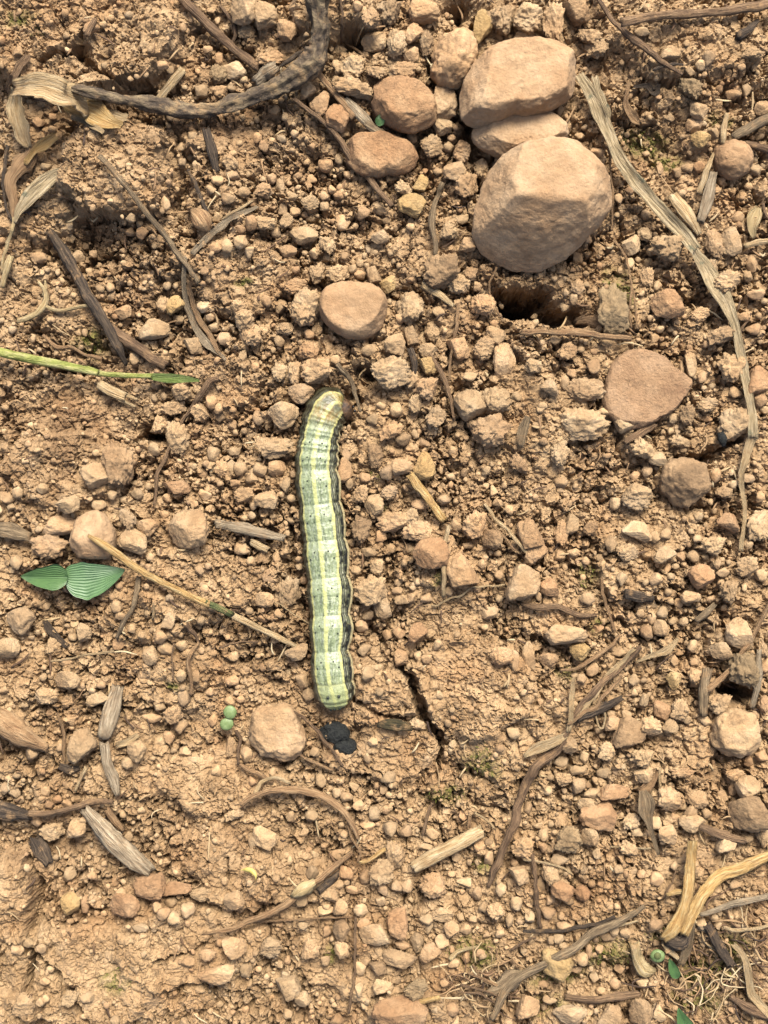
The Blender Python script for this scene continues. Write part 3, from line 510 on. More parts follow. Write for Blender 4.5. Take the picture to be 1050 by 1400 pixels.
rp = np.random.default_rng(11)
for i, (x, y, a, b, fl) in enumerate(peb[:NIND]):
    kind, nm, d8, _ = info[i]; r = math.sqrt(a * b); mat = FLAG.get(fl, 'pebble')
    sub = 5 if r > 11 else 4
    me = variant(kind, sub, i % (9 if sub == 5 else 13), mat)
    rz = min(a, b) * rp.uniform(.72, .95); z = max(float(smoothz(x, y)), .5 * float(smoothz(x, y)) + .5 * float(sample(h, x, y))) + rz * .62 + 3
    w = W(x, y, z + rz * .3)
    o = link(kind, me, (w[0], w[1], z)); sw = rp.random() < .5 and abs(a - b) < .2 * r
    o.scale = (a, b, rz)
    if rp.random() < .5: o.rotation_euler = (0, 0, math.pi)
    elif rp.random() < .5: o.rotation_euler = (math.pi, 0, 0)
    size = 'large' if r > 18 else 'medium' if r > 12 else 'small' if r > 9 else 'tiny'
    noun = kind.replace('soil_', ''); q, n = rank[i]
    shape = 'long' if max(a, b) > 1.5 * min(a, b) else 'rounded' if kind == 'pebble' else 'lumpy'
    tag(o, f"{size} {COLW[fl]} {shape} {noun}, {'only' if n == 1 else ORD[q]} {noun} {'just ' if n == 1 else ''}{DIRS[d8]} the {nm}".replace('only ' + noun + ' just ', 'lying '),
        noun, 'loose pebbles lying on the soil' if noun == 'pebble' else 'lumpy soil clods lying loose')
    disc(x, y, r * .9)
SMALL = peb[NIND:]

# ------------------------------------------------------------------ swept pieces: roots, twigs, straws, leaf strips
def resample(pts, step):
    p = np.array(pts, float); n = len(p); P = np.vstack([2 * p[0] - p[1], p, 2 * p[-1] - p[-2]]); out = []
    for i in range(n - 1):
        a, b, c, d = P[i], P[i + 1], P[i + 2], P[i + 3]; k = max(2, int(np.hypot(*(c - b)[:2]) / step))
        for t in np.arange(k) / k:
            out.append(.5 * (2 * b + (c - a) * t + (2 * a - 5 * b + 4 * c - d) * t * t + (3 * b - a - 3 * c + d) * t ** 3))
    out.append(p[-1]); return np.array(out)
def frames(P):
    T = np.gradient(P, axis=0); T /= np.linalg.norm(T, axis=1)[:, None] + 1e-9
    Z = np.array([0, 0, 1.]); Sd = np.cross(np.broadcast_to(Z, T.shape), T); Sd /= np.linalg.norm(Sd, axis=1)[:, None] + 1e-9
    return T, Sd, np.cross(T, Sd)
def lay(pts, flat, stiff, lift, wig, seed, step=3., mark=True):
    """points (x, y, full width[, extra height]) -> path resting on the soil"""
    p = [tuple(q) + (0,) * (4 - len(q)) for q in pts]
    q = resample(p, step); rs = np.random.default_rng(seed); s = np.concatenate([[0], np.cumsum(np.hypot(*np.diff(q[:, :2], axis=0).T))])
    Lw = max(1., float(np.mean(q[:, 2])) / 6.); n = vn2(s / (26. * Lw) + seed * 7, s * 0, seed) * wig + .5 * wig * (1 - 2 * np.abs(vn2(s / (15. * Lw), s * 0 + 3, seed))) + .15 * wig * vn2(s / (6. * Lw), s * 0 + 9, seed)
    T = np.gradient(q[:, :2], axis=0); T /= np.linalg.norm(T, axis=1)[:, None] + 1e-9
    q[:, 0] += -T[:, 1] * n; q[:, 1] += T[:, 0] * n
    w = np.maximum(q[:, 2] * .44 * (1 + .14 * vn2(s / (17. * Lw), s * 0 + 5, seed) * min(1, wig) + .07 * vn2(s / (6. * Lw), s * 0 + 7, seed) * min(1, wig)), .5); z = smoothz(q[:, 0], q[:, 1])
    if len(z) > 4:
        if stiff == 1: zz = np.polyval(np.polyfit(s, z, 1), s); z = zz + .8 * np.max(z - zz)
        elif stiff == 2: zz = np.polyval(np.polyfit(s, z, 3), s); z = zz + .5 * np.max(z - zz)
        else:
            k = 5; zp = np.pad(z, k, mode='edge'); z = np.maximum(z - 1, np.convolve(zp, np.ones(2 * k + 1) / (2 * k + 1), 'valid'))
    z = z + w * flat + 2.5 + lift + q[:, 3]
    if mark:
        for a, b, c in zip(q[:, 0], q[:, 1], w): disc(a, b, max(1.5, c * .8))
    return W(q[:, 0], q[:, 1], z), w, s
def tube(P, w, s, flat=.8, K=12, ridge=.12, seed=0, ends='cut', rib=None, twist=None):
    """closed sweep; rib = (curl, thickness) makes a thin curled ribbon instead of a round section"""
    N = len(P); T, Sd, U = frames(P); rs = np.random.default_rng(seed)
    if rib:
        m = K // 2; a = np.linspace(-1, 1, m); cu, th = rib
        prof = np.concatenate([np.stack([a, cu * a * a], -1), np.stack([a[::-1], cu * a[::-1] ** 2 - th], -1)])
    else:
        an = np.linspace(0, 2 * np.pi, K, endpoint=False); prof = np.stack([np.cos(an), np.sin(an) * flat], -1)
    K = len(prof); w = w.copy()
    if ends == 'taper':
        w = w * np.clip(np.minimum(s, s[-1] - s) / (w.max() * 3 + 1e-6), .12, 1)
    elif ends == 'tip': w = w * np.clip((s[-1] - s) / (w.max() * 5 + 1e-6), .1, 1)
    kk = np.arange(K); A = kk / K * 2 * np.pi; SS, AA = np.meshgrid(s, A, indexing='ij')
    rr = 1 + ridge * (vn2(np.cos(AA) * 2.2 + np.sin(AA) * 3.1 + seed, SS / 40., seed) + .6 * vn2(AA * 2, SS / 7., seed + 2))
    if rib: rr = 1 + ridge * vn2(SS / 14., AA * 0 + np.sign(prof[:, 0])[None], seed)
    a = prof[None, :, 0] * rr * w[:, None]; b = prof[None, :, 1] * rr * w[:, None]
    if twist is not None:
        tw = np.interp(s / s[-1], np.linspace(0, 1, len(twist)), np.radians(twist))[:, None]; a, b = a * np.cos(tw) - b * np.sin(tw), a * np.sin(tw) + b * np.cos(tw)
    V = P[:, None] + Sd[:, None] * a[..., None] + U[:, None] * b[..., None]
    if ends == 'cut':
        for e, sg in ((0, -1), (N - 1, 1)):
            j = rs.uniform(-.2, 1.0, K) * w[e] * .9
            if rib: j = np.concatenate([j[:K // 2], j[:K // 2][::-1]])
            V[e] += T[e] * (sg * j)[:, None]
    v = V.reshape(-1, 3); f = []
    for i in range(N - 1):
        for j in range(K):
            j2 = (j + 1) % K; f.append((i * K + j, i * K + j2, (i + 1) * K + j2, (i + 1) * K + j))
    uv = np.stack([np.repeat(s / 10., K), np.tile(kk / K, N)], -1)
    if rib:
        m = K // 2
        uv[:, 1] = np.tile(np.concatenate([np.linspace(0, 1, m), np.linspace(1, 0, m)]), N)
        for e in (0, N - 1):
            for j in range(m - 1):
                q = (e * K + j, e * K + j + 1, e * K + K - 2 - j, e * K + K - 1 - j); f.append(q if e else q[::-1])
    else:
        c0 = len(v); v = np.vstack([v, V[0].mean(0), V[-1].mean(0)]); uv = np.vstack([uv, [0, .5], [s[-1] / 10, .5]])
        for j in range(K): f.append((c0, (j + 1) % K, j)); f.append((c0 + 1, (N - 1) * K + j, (N - 1) * K + (j + 1) % K))
    return v, f, uv
_seed = [1000]
def piece(name, mat, pts, label=None, cat=None, parent=None, flat=.8, stiff=0, lift=0, wig=1.7, ridge=.2, ends='cut', rib=None, twist=None, K=12, group=None, step=3., mark=True):
    _seed[0] += 7; sd = _seed[0]
    P, w, s = lay(pts, flat if not rib else .3, stiff, lift, wig, sd, step, mark)
    v, f, uv = tube(P, w, s, flat, K, ridge, sd, ends, rib, twist)
    org = np.array(parent['_o']) if parent is not None else np.array([P[len(P) // 2, 0], P[len(P) // 2, 1], P[:, 2].min() - w.max() * flat])
    o = link(name, me_from(name, v - org, f, M[mat], uv), org, parent)
    o['_o'] = [float(q) for q in org]
    if label: tag(o, label, cat, group)
    return o
def root_empty(name, x, y, label, cat):
    z = float(smoothz(x, y)); w = W(x, y, z); o = link(name, None, w); o['_o'] = [float(q) for q in w]; o.empty_display_size = .002
    return tag(o, label, cat)

# the dark root and the torn husk at the upper left
rt = piece('woody_root', 'root', [(431, -30, 27), (436, 15, 27), (440, 48, 29), (430, 82, 31), (402, 108, 30), (358, 131, 25), (300, 146, 23), (250, 150, 22), (195, 141, 18), (140, 130, 15), (85, 118, 12), (52, 112, 9)],
           'thick charcoal-black curved root with grey lichen patches', 'root', lift=10, stiff=2, ridge=.34, K=28, wig=2, step=2.)
piece('side_shoot', 'darkf', [(428, 62, 10), (405, 78, 8), (385, 90, 5), (372, 96, 3)], parent=rt, lift=10, ends='tip', mark=False)
piece('lichen_crust', 'wood', [(352, 112, 18), (365, 100, 24), (376, 92, 16)], parent=rt, lift=20, flat=.4, ridge=.4, mark=False)
hk = root_empty('dry_husk', 100, 140, 'torn pale straw husk wrapped round the left end of the dark root', 'husk')
piece('sheath', 'straw', [(22, 122, 20), (55, 120, 30), (92, 132, 34), (120, 143, 30)], parent=hk, lift=34, rib=(.5, .12), ridge=.2)
piece('torn_strip', 'gold', [(80, 136, 24), (118, 152, 32), (146, 166, 28), (166, 172, 10)], parent=hk, lift=34, rib=(.4, .1), ridge=.3)
piece('torn_strip', 'straw', [(105, 145, 14), (135, 152, 20), (160, 158, 16), (172, 158, 10)], parent=hk, lift=32, rib=(.3, .1), ridge=.3)
piece('torn_strip', 'straw', [(100, 158, 9), (122, 168, 9), (142, 180, 5)], parent=hk, lift=26, rib=(.3, .15), ridge=.3)
dl = root_empty('dry_leaf', 25, 230, 'curled tan dry leaf hanging down the left edge below the husk', 'leaf')
piece('blade', 'straw', [(22, 122, 14), (24, 150, 22), (32, 180, 24), (40, 200, 12)], parent=dl, lift=13, rib=(.8, .1), ridge=.2)
piece('blade', 'tan', [(45, 198, 10), (38, 212, 24), (24, 228, 28), (14, 250, 22), (18, 275, 14), (20, 300, 6)], parent=dl, lift=10, rib=(-.5, .1), ridge=.3)
piece('curl', 'gold', [(76, 188, 14), (62, 198, 18), (48, 206, 10), (36, 222, 8)], parent=dl, lift=12, rib=(.7, .1), ridge=.3)
piece('blade', 'strip', [(20, 304, 4), (28, 284, 16), (50, 258, 24), (72, 240, 22), (90, 230, 6)], parent=dl, lift=12, rib=(.25, .08), ridge=.08)
piece('stalk', 'cream', [(20, 298, 6), (18, 318, 6), (8, 345, 5), (2, 372, 4)], parent=dl, lift=8, ends='cut')
piece('stalk', 'darkf', [(10, 200, 5), (5, 240, 5), (8, 280, 4), (18, 304, 4)], parent=dl, lift=5)
piece('bark_sliver', 'redf', [(38, 78, 10), (25, 95, 12), (10, 125, 10)], 'reddish bark sliver on the clod above the torn husk', 'bark', rib=(.6, .15), lift=3)
# upper left twigs
piece('grey_twig', 'greyf', [(138, 214, 8), (165, 246, 8), (200, 288, 8), (235, 335, 8), (270, 386, 6)], 'straight slim grey twig with a black upper end', 'twig', stiff=2, lift=6, K=10)
piece('bark_strip', 'darkf', [(68, 318, 12), (90, 352, 17), (112, 392, 18), (145, 445, 16), (172, 498, 9)], 'long dark brown bark strip running down the hollow', 'bark', stiff=2, lift=5, flat=.6, ridge=.25)
piece('wood_sliver', 'brownf', [(152, 452, 16), (185, 476, 18), (224, 500, 15)], 'brown wood sliver lying against the dark bark strip', 'wood', stiff=1, lift=3, flat=.6)
piece('curved_leaf_fibre', 'wood', [(254, 352, 7), (253, 395, 8), (263, 435, 10), (282, 468, 10), (308, 492, 5)], 'pale curved fibre of dry leaf below the grey twig', 'leaf', lift=5, rib=(.5, .2), K=12)
piece('curved_leaf_fibre', 'tan', [(258, 385, 6), (264, 420, 8), (284, 455, 9), (300, 486, 4)], 'tan dry leaf fibre doubled beside the pale one', 'leaf', lift=7, rib=(.5, .2), K=12)
piece('curved_straw', 'wood', [(264, 348, 10), (285, 322, 11), (315, 300, 10), (352, 284, 5)], 'pale curved straw fallen in the upper left gravel', 'straw', lift=6, rib=(.4, .2))
piece('fine_straw', 'straw', [(305, 300, 4), (322, 288, 5), (345, 275, 3)], 'short thin straw tip above the pale curved straw', 'straw', lift=6)
ck = root_empty('cream_root', 65, 420, 'forked cream root below the left edge leaf', 'root')
for pts in ([(24, 437, 7), (44, 430, 9), (60, 416, 9), (60, 400, 7), (52, 386, 5)], [(60, 404, 6), (64, 392, 4), (62, 384, 3)], [(60, 418, 7), (78, 425, 7), (100, 421, 6), (126, 417, 6)]):
    piece('branch', 'cream', pts, parent=ck, lift=8, K=8)
piece('pale_rootlet', 'cream', [(15, 352, 9), (10, 370, 12), (2, 392, 8)], 'pale torn root piece at the left edge above the forked root', 'root', lift=8)
piece('knotty_twig', 'tan', [(60, 458, 5), (80, 474, 8), (98, 474, 6), (118, 486, 5), (138, 491, 6)], 'small knotty tan twig above the green stem', 'twig', lift=6, K=8)
gs = root_empty('grass_stem', 120, 505, 'green grass stem coming in from the left edge', 'grass stem')
piece('stem', 'gstem', [(-30, 473, 14), (0, 481, 14), (45, 491, 14), (90, 500, 13), (132, 509, 11)], parent=gs, lift=18, stiff=2, ridge=.03, wig=.5)
piece('sheath', 'gstem', [(118, 506, 12), (140, 511, 9), (170, 513, 8), (206, 514, 8)], parent=gs, lift=15, stiff=2, ridge=.03, wig=.5)
piece('leaf_blade', 'gtip', [(200, 514, 8), (222, 517, 14), (245, 518, 13), (272, 520, 4)], parent=gs, lift=13, rib=(.35, .12), wig=.3, ridge=.05)
piece('thin_root', 'redf', [(298, 520, 10), (284, 524, 9), (262, 556, 6), (245, 588, 5), (226, 628, 5), (215, 655, 5), (212, 690, 4)], 'thin reddish root bending down from the green stem tip', 'root', lift=5, K=8)
sw = root_empty('split_wood_chip', 160, 540, 'pale split wood chip below the green stem', 'wood chip')
piece('chip', 'straw', [(137, 526, 15), (152, 535, 17), (168, 542, 16)], parent=sw, lift=5, flat=.5, stiff=1, ridge=.08, wig=.3)
piece('prong', 'straw', [(164, 537, 7), (187, 546, 5)], parent=sw, lift=6, flat=.6, stiff=1, wig=.2)
piece('prong', 'straw', [(164, 546, 7), (184, 556, 5)], parent=sw, lift=5, flat=.6, stiff=1, wig=.2)
# left middle
ss = root_empty('straw_stalk', 265, 815, 'long pale straw stalk with a dark green patch reaching the caterpillar', 'straw')
piece('stalk', 'gold', [(121, 733, 5, 34), (145, 747, 13, 26), (190, 779, 11, 4), (240, 806, 11), (284, 826, 11)], parent=ss, lift=10, stiff=2, flat=.6, ridge=.05, wig=.6)
piece('green_patch', 'olive', [(283, 825, 11), (300, 832, 11), (316, 840, 11)], parent=ss, lift=10, stiff=2, flat=.6, ridge=.05, wig=.3)
piece('stalk', 'straw', [(315, 839, 11), (350, 857, 10), (385, 874, 9), (411, 887, 6)], parent=ss, lift=8, stiff=2, flat=.6, ridge=.05, wig=.6)
piece('wood_sliver', 'wood', [(296, 716, 12), (330, 722, 16), (365, 732, 15), (387, 737, 12)], 'grey wood sliver left of the caterpillar middle', 'wood', stiff=1, lift=5, flat=.6)
piece('wood_sliver', 'straw', [(345, 740, 10), (364, 752, 12)], 'short pale sliver end just below the grey wood sliver', 'wood', stiff=1, lift=4, flat=.6)
piece('dark_twig', 'greyf', [(190, 790, 8), (182, 825, 9), (168, 852, 9), (160, 872, 6)], 'small dark grey twig below the ribbed seedling leaf', 'twig', lift=3)
piece('wood_splinter', 'greyf', [(-15, 722, 26), (12, 728, 28), (38, 736, 14)], 'grey wood splinter at the left edge above the seedling', 'wood', stiff=1, lift=3, flat=.5)
piece('bark_chip', 'darkf', [(60, 850, 8), (75, 870, 12), (92, 884, 8)], 'dark bark flake under the seedling in the left gravel', 'bark', lift=2, rib=(.5, .2))
piece('flat_chip', 'wood', [(160, 942, 22), (153, 968, 26), (143, 1006, 19)], 'flat pale wood chip standing below the left gravel', 'wood chip', stiff=1, lift=5, flat=.35, ridge=.06)
piece('flat_chip', 'wood', [(142, 1018, 14), (146, 1045, 18), (156, 1066, 19), (162, 1086, 10)], 'greyish bent wood chip below the flat pale chip', 'wood chip', lift=5, flat=.4, ridge=.12)
piece('chip_fragment', 'straw', [(160, 1018, 10), (175, 1012, 10), (188, 1004, 7)], 'small straw fragment right of the bent grey chip', 'straw', lift=4, rib=(.4, .2))
piece('weathered_wood', 'wood', [(118, 1108, 18), (140, 1132, 26), (165, 1158, 28), (185, 1178, 28), (202, 1192, 20)], 'thick weathered grey wood piece, deeply grooved', 'wood', stiff=1, lift=8, flat=.6, ridge=.18, K=18)
piece('wood_splinter', 'tan', [(148, 1106, 10), (158, 1122, 12), (168, 1136, 6)], 'short tan splinter beside the weathered grey wood', 'wood', stiff=1, lift=4, flat=.6)
piece('brown_root', 'redf', [(40, 1112, 10), (70, 1113, 9), (100, 1105, 9), (122, 1097, 10), (152, 1093, 9)], 'reddish root lying across the top of the weathered wood', 'root', lift=8, wig=2.5)
piece('dark_bark', 'darkf', [(-15, 1102, 26), (12, 1108, 26), (42, 1114, 14)], 'dark flat bark at the left edge joining the reddish root', 'bark', lift=4, flat=.5, ridge=.2)
piece('broken_stem', 'tan', [(-20, 972, 34), (8, 990, 34), (35, 1008, 28), (62, 1022, 12)], 'thick broken tan stem at the lower left edge', 'stem', stiff=2, lift=6, flat=.6, ridge=.2)
piece('thin_straw', 'tan', [(78, 975, 4), (88, 1005, 5), (88, 1042, 4)], 'thin tan straw left of the upright lumpy clod', 'straw', lift=4, K=8)
piece('thin_straw', 'straw', [(118, 1050, 6), (112, 1064, 5), (104, 1082, 4)], 'thin pale straw above the weathered wood', 'straw', lift=6, K=8)
for q, pts in enumerate(([(84, 1048, 12), (96, 1052, 16), (106, 1050, 9)], [(50, 1150, 26), (58, 1165, 28), (66, 1178, 16)])):
    piece('dark_flake', 'darkf', pts, ('dark purple leaf scrap above the reddish root', 'blackish rotten bark lump below the reddish root')[q], ('leaf', 'bark')[q], lift=3, flat=.4, ridge=.3)
# centre and upper middle
piece('brown_root', 'brownf', [(245, -10, 12), (268, 18, 12), (292, 42, 13), (318, 66, 13), (352, 92, 14)], 'brown root slanting in from the top edge to the dark root', 'root', lift=6, stiff=2)
piece('thin_twig', 'brownf', [(300, 8, 5), (318, 28, 6), (322, 48, 5), (315, 62, 4)], 'thin brown twig hanging beside the slanting brown root', 'twig', lift=5, K=8)
piece('straw_chip', 'straw', [(250, 97, 10), (236, 115, 11), (219, 136, 10)], 'pale straw chip standing behind the dark root', 'straw', stiff=1, lift=9)
piece('long_root', 'redf', [(402, 134, 7), (425, 152, 8), (452, 178, 8), (472, 203, 10), (500, 238, 10), (533, 282, 8)], 'long pinkish straight root lying left of the split bark sliver', 'root', lift=9, stiff=2, K=10)
bs = root_empty('bark_sliver', 490, 155, 'split bark sliver with a dark torn end lying on the reddish stone', 'bark')
piece('sliver', 'tan', [(428, 96, 8), (448, 116, 9), (468, 138, 11), (486, 156, 16)], parent=bs, lift=10, stiff=2, flat=.5)
piece('sliver', 'wood', [(474, 136, 10), (490, 154, 18), (506, 172, 16)], parent=bs, lift=13, stiff=2, flat=.4, ridge=.25)
piece('torn_end', 'greyf', [(502, 172, 16), (520, 182, 14), (545, 196, 5)], parent=bs, lift=16, stiff=2, flat=.5, ridge=.25)
piece('dark_twig', 'darkf', [(258, 232, 6), (272, 262, 7), (292, 306, 6)], 'short dark twig in the gully below the dark root', 'twig', lift=4, K=8)
piece('dark_twig', 'darkf', [(283, 178, 14), (290, 205, 16), (297, 232, 10)], 'dark rotten splinter under the dark root', 'twig', lift=3, flat=.6)
piece('seed_husk', 'tan', [(262, 288, 8), (270, 294, 26), (278, 304, 28), (284, 316, 10)], 'ribbed dry seed husk beside the upper left gully', 'husk', lift=4, flat=.6, ridge=.1)
piece('grey_stick', 'greyf', [(606, 252, 7), (596, 282, 9), (593, 315, 9), (598, 348, 6)], 'short crooked grey stick left of the biggest block stone', 'stick', lift=8, wig=2.5)
piece('brown_twig', 'tan', [(714, 453, 8), (748, 453, 9), (790, 456, 10), (830, 461, 10), (862, 464, 8)], 'straight brown twig below the dark hollow', 'twig', stiff=1, lift=10)
piece('orange_shell', 'redf', [(788, 438, 12), (808, 436, 24), (832, 444, 22), (846, 452, 8)], 'curved orange-brown bark flake above the straight twig', 'bark', lift=2, rib=(-.5, .2), ridge=.15)
piece('vine', 'tan', [(840, 328, 3.5), (856, 352, 4), (864, 392, 4), (862, 425, 3.5), (862, 448, 3)], 'thin vine stem trailing beside the mossy lump', 'vine', lift=12, K=8)
piece('vine', 'tan', [(862, 385, 3), (868, 415, 3), (872, 450, 3)], 'thin rootlet forking off right of the vine stem', 'vine', lift=12, K=8)
piece('rootlet', 'tan', [(680, 366, 4), (670, 392, 3.5), (676, 415, 3.5), (686, 436, 3)], 'curly rootlet hanging at the left of the dark hollow', 'root', lift=10, K=8)
piece('root_fibre', 'straw', [(578, 392, 9), (598, 402, 13), (620, 418, 6)], 'flat straw fibre between the flat oval stone and the hollow', 'straw', lift=7, flat=.5)
piece('thin_root', 'tan', [(627, 415, 5), (622, 450, 5), (616, 485, 4.5), (612, 520, 4)], 'thin straight root right of the large lumpy clods', 'root', lift=9, K=8)
piece('bark_needle', 'redf', [(588, 483, 8), (602, 508, 8), (614, 540, 7), (622, 572, 4)], 'narrow reddish bark needle above the caterpillar head level', 'bark', lift=9, K=10)
piece('dark_needle', 'darkf', [(562, 478, 9), (568, 495, 10), (566, 512, 6)], 'dark short needle between two clods above the caterpillar', 'bark', lift=5)
piece('grey_straw', 'greyf', [(462, 498, 8), (478, 520, 8), (486, 540, 7), (493, 562, 4)], 'thin grey straw right beside the caterpillar head', 'straw', lift=9, K=8)
piece('wood_sliver', 'gold', [(562, 650, 13), (582, 678, 15), (607, 710, 11)], 'pale tapered sliver right of the caterpillar', 'wood', stiff=1, lift=7, flat=.45)
piece('straw_needle', 'straw', [(612, 720, 7), (609, 760, 7), (607, 815, 7)], 'upright pale straw needle by the large rusty pebble', 'straw', stiff=2, lift=8, K=8)
piece('straw_needle', 'straw', [(662, 690, 5), (688, 720, 6), (722, 756, 5)], 'slanting pale straw needle in the middle right gravel', 'straw', stiff=2, lift=8, K=8)
piece('straw_needle', 'tan', [(654, 694, 4), (678, 724, 4), (704, 752, 3)], 'thinner tan needle beside the slanting pale one', 'straw', stiff=2, lift=8, K=8)
piece('flat_root', 'redf', [(712, 828, 5), (735, 832, 11), (765, 830, 10), (795, 840, 9), (815, 842, 5)], 'flat twisted reddish root on the caked soil', 'root', lift=4, flat=.5, wig=2)
piece('seed_coat', 'shell', [(517, 992, 6), (530, 991, 18), (548, 993, 18), (562, 996, 8)], 'flat dark olive seed coat beside the soil crack', 'seed', lift=3, flat=.45, ridge=.05)
piece('leaf_scrap', 'darkf', [(858, 812, 14), (875, 815, 16), (893, 818, 8)], 'dark wrinkled leaf scrap in the right gravel', 'leaf', lift=4, flat=.5, ridge=.35)
piece('leaf_scrap', 'greyf', [(952, 848, 10), (965, 840, 13), (978, 828, 7)], 'grey leaf scrap right of the dark wrinkled one', 'leaf', lift=3, flat=.5, ridge=.3)
piece('rootlet', 'straw', [(590, 828, 3), (620, 822, 3), (650, 803, 3.2), (690, 800, 3)], 'fine pale rootlet winding over the caked soil', 'root', lift=4, K=6, wig=5)
# right: the long dry strip leaf
lf = root_empty('dry_strip_leaf', 960, 360, 'long twisted dry grass leaf winding down the right side', 'leaf')
piece('blade', 'strip', [(793, 106, 14), (812, 138, 20), (826, 172, 20), (840, 204, 22), (862, 238, 22), (895, 278, 20), (925, 310, 22), (950, 342, 16)], parent=lf, lift=16, rib=(.55, .1), twist=(0, 15, -20, 20, 10, 25, 0), ridge=.08, stiff=2, wig=1)
piece('torn_edge', 'strip', [(812, 106, 8), (820, 130, 12), (832, 156, 10), (828, 165, 4)], parent=lf, lift=20, rib=(.6, .1), ridge=.2)
piece('blade', 'strip', [(944, 334, 12), (962, 366, 22), (976, 392, 28), (992, 416, 22), (1002, 442, 14), (1010, 476, 15), (1018, 520, 14), (1026, 560, 15), (1030, 596, 16)], parent=lf, lift=13, rib=(.45, .1), twist=(0, -15, 10, -20, 10), ridge=.08, wig=1)
piece('blade', 'straw', [(1030, 590, 14), (1022, 622, 12), (1014, 660, 8), (1019, 700, 8), (1015, 752, 7)], parent=lf, lift=10, rib=(.5, .15), twist=(0, 30, -20, 10), ridge=.12)
piece('dark_twig', 'brownf', [(815, -10, 6), (838, 28, 8), (862, 52, 9), (898, 78, 9), (932, 102, 5)], 'thin dark brown twig slanting below the top edge', 'twig', lift=8, stiff=2)
piece('tiny_twig', 'darkf', [(893, 96, 5), (912, 92, 6), (934, 89, 4)], 'tiny dark twig across the end of the slanting twig', 'twig', lift=10, K=8)
piece('pink_twig', 'redf', [(852, 30, 13), (885, 24, 13), (950, 18, 13), (1010, 12, 14), (1075, 2, 13)], 'straight pinkish brown twig along the top right edge', 'twig', lift=8, stiff=1)
piece('charred_chip', 'darkf', [(1010, 50, 13), (1022, 42, 14), (1036, 28, 7)], 'small charred chip below the pinkish brown twig', 'wood', lift=4)
piece('dark_stick', 'greyf', [(1005, 188, 12), (1025, 176, 15), (1075, 150, 16)], 'dark grey stick entering from the right edge', 'stick', stiff=1, lift=10)
piece('dark_stick', 'brownf', [(1020, 196, 10), (1040, 202, 11), (1070, 214, 10)], 'brown stick under the dark grey one at the right edge', 'stick', stiff=1, lift=4)
piece('straw_needle', 'straw', [(993, 157, 8), (990, 178, 9), (988, 196, 7)], 'short upright straw beside the pitted round stone', 'straw', lift=6, K=8)
sp = root_empty('straw_splinters', 965, 260, 'pair of flat straw splinters left of the pitted round stone', 'straw')
piece('splinter', 'straw', [(974, 210, 5), (966, 238, 9), (957, 264, 6)], parent=sp, lift=9, flat=.5, stiff=1)
piece('splinter', 'wood', [(976, 238, 14), (968, 270, 20), (959, 301, 14)], parent=sp, lift=5, flat=.35, stiff=1, ridge=.06)
piece('flat_chip', 'straw', [(922, 268, 18), (940, 292, 22), (956, 318, 10)], 'flat straw chip leaning on the long dry leaf', 'straw', lift=7, flat=.4, stiff=1, ridge=.08)
piece('white_husk', 'cream', [(1028, 326, 4), (1026, 312, 16), (1031, 296, 22), (1036, 285, 8)], 'small white seed husk by the right edge', 'husk', lift=6, rib=(.6, .12), K=16)
piece('straw_chip', 'straw', [(1018, 336, 8), (1036, 331, 10), (1062, 326, 10)], 'pale straw end at the right edge under the white husk', 'straw', lift=6)
piece('thin_root', 'tan', [(838, 315, 3.5), (836, 240, 3.5), (833, 208, 4), (822, 195, 3)], 'thin reddish rootlet between the block stone and the long leaf', 'root', lift=8, K=8)
piece('shrivelled_leaf', 'tan', [(858, 112, 5), (857, 140, 8), (866, 158, 14), (876, 168, 5)], 'shrivelled tan leaf scrap right of the large oval stone', 'leaf', lift=6, rib=(.6, .15))
piece('shrivelled_leaf', 'darkf', [(866, 118, 4), (882, 118, 8), (895, 128, 14), (902, 115, 6)], 'dark shrivelled leaf curl right of the long leaf top', 'leaf', lift=5, rib=(.6, .15))
piece('dark_seed', 'frass', [(986, 592, 8), (989, 600, 13), (990, 609, 6)], 'glossy dark seed lodged in the crevice at the right', 'seed', lift=8, ridge=.02)
piece('purple_scrap', 'greyf', [(722, 572, 8), (717, 588, 16), (712, 610, 7)], 'folded purplish grey leaf scrap among the middle clods', 'leaf', lift=6, rib=(.7, .15), ridge=.2)
piece('rusty_scrap', 'redf', [(892, 578, 13), (876, 592, 12), (856, 606, 8)], 'rusty leaf scrap below the flat triangular stone', 'leaf', lift=6, flat=.4, ridge=.2)
# lower right
piece('tan_twig', 'tan', [(1062, 808, 7), (1035, 862, 7), (1010, 900, 7), (990, 922, 9), (970, 944, 12)], 'tan twig slanting in from the right edge', 'twig', lift=12, stiff=2, K=10)
piece('dark_wood', 'greyf', [(966, 916, 14), (962, 945, 14), (961, 976, 11)], 'short dark wood peg at the foot of the slanting tan twig', 'wood', lift=7, stiff=1)
piece('grey_sliver', 'wood', [(1040, 890, 8), (1036, 930, 12), (1030, 966, 10)], 'grey sliver standing right of the dark speckled stone', 'wood', lift=9, stiff=1)
cr = root_empty('creeping_root', 740, 1040, 'long creeping brown root running down the lower right', 'root')
piece('stem', 'brownf', [(872, 884, 8), (845, 920, 10), (815, 945, 12), (780, 990, 9), (760, 1022, 14), (732, 1048, 15), (714, 1085, 14), (700, 1125, 13), (686, 1160, 14), (676, 1188, 11), (668, 1212, 5)], parent=cr, lift=6, wig=4, ridge=.2)
piece('straw_strip', 'straw', [(868, 888, 5), (840, 915, 8), (820, 940, 9), (800, 965, 8), (782, 985, 7)], parent=cr, lift=10, rib=(.4, .2), wig=2)
piece('side_root', 'tan', [(775, 990, 5), (812, 968, 6), (832, 945, 6), (850, 925, 4)], parent=cr, lift=12, wig=3)
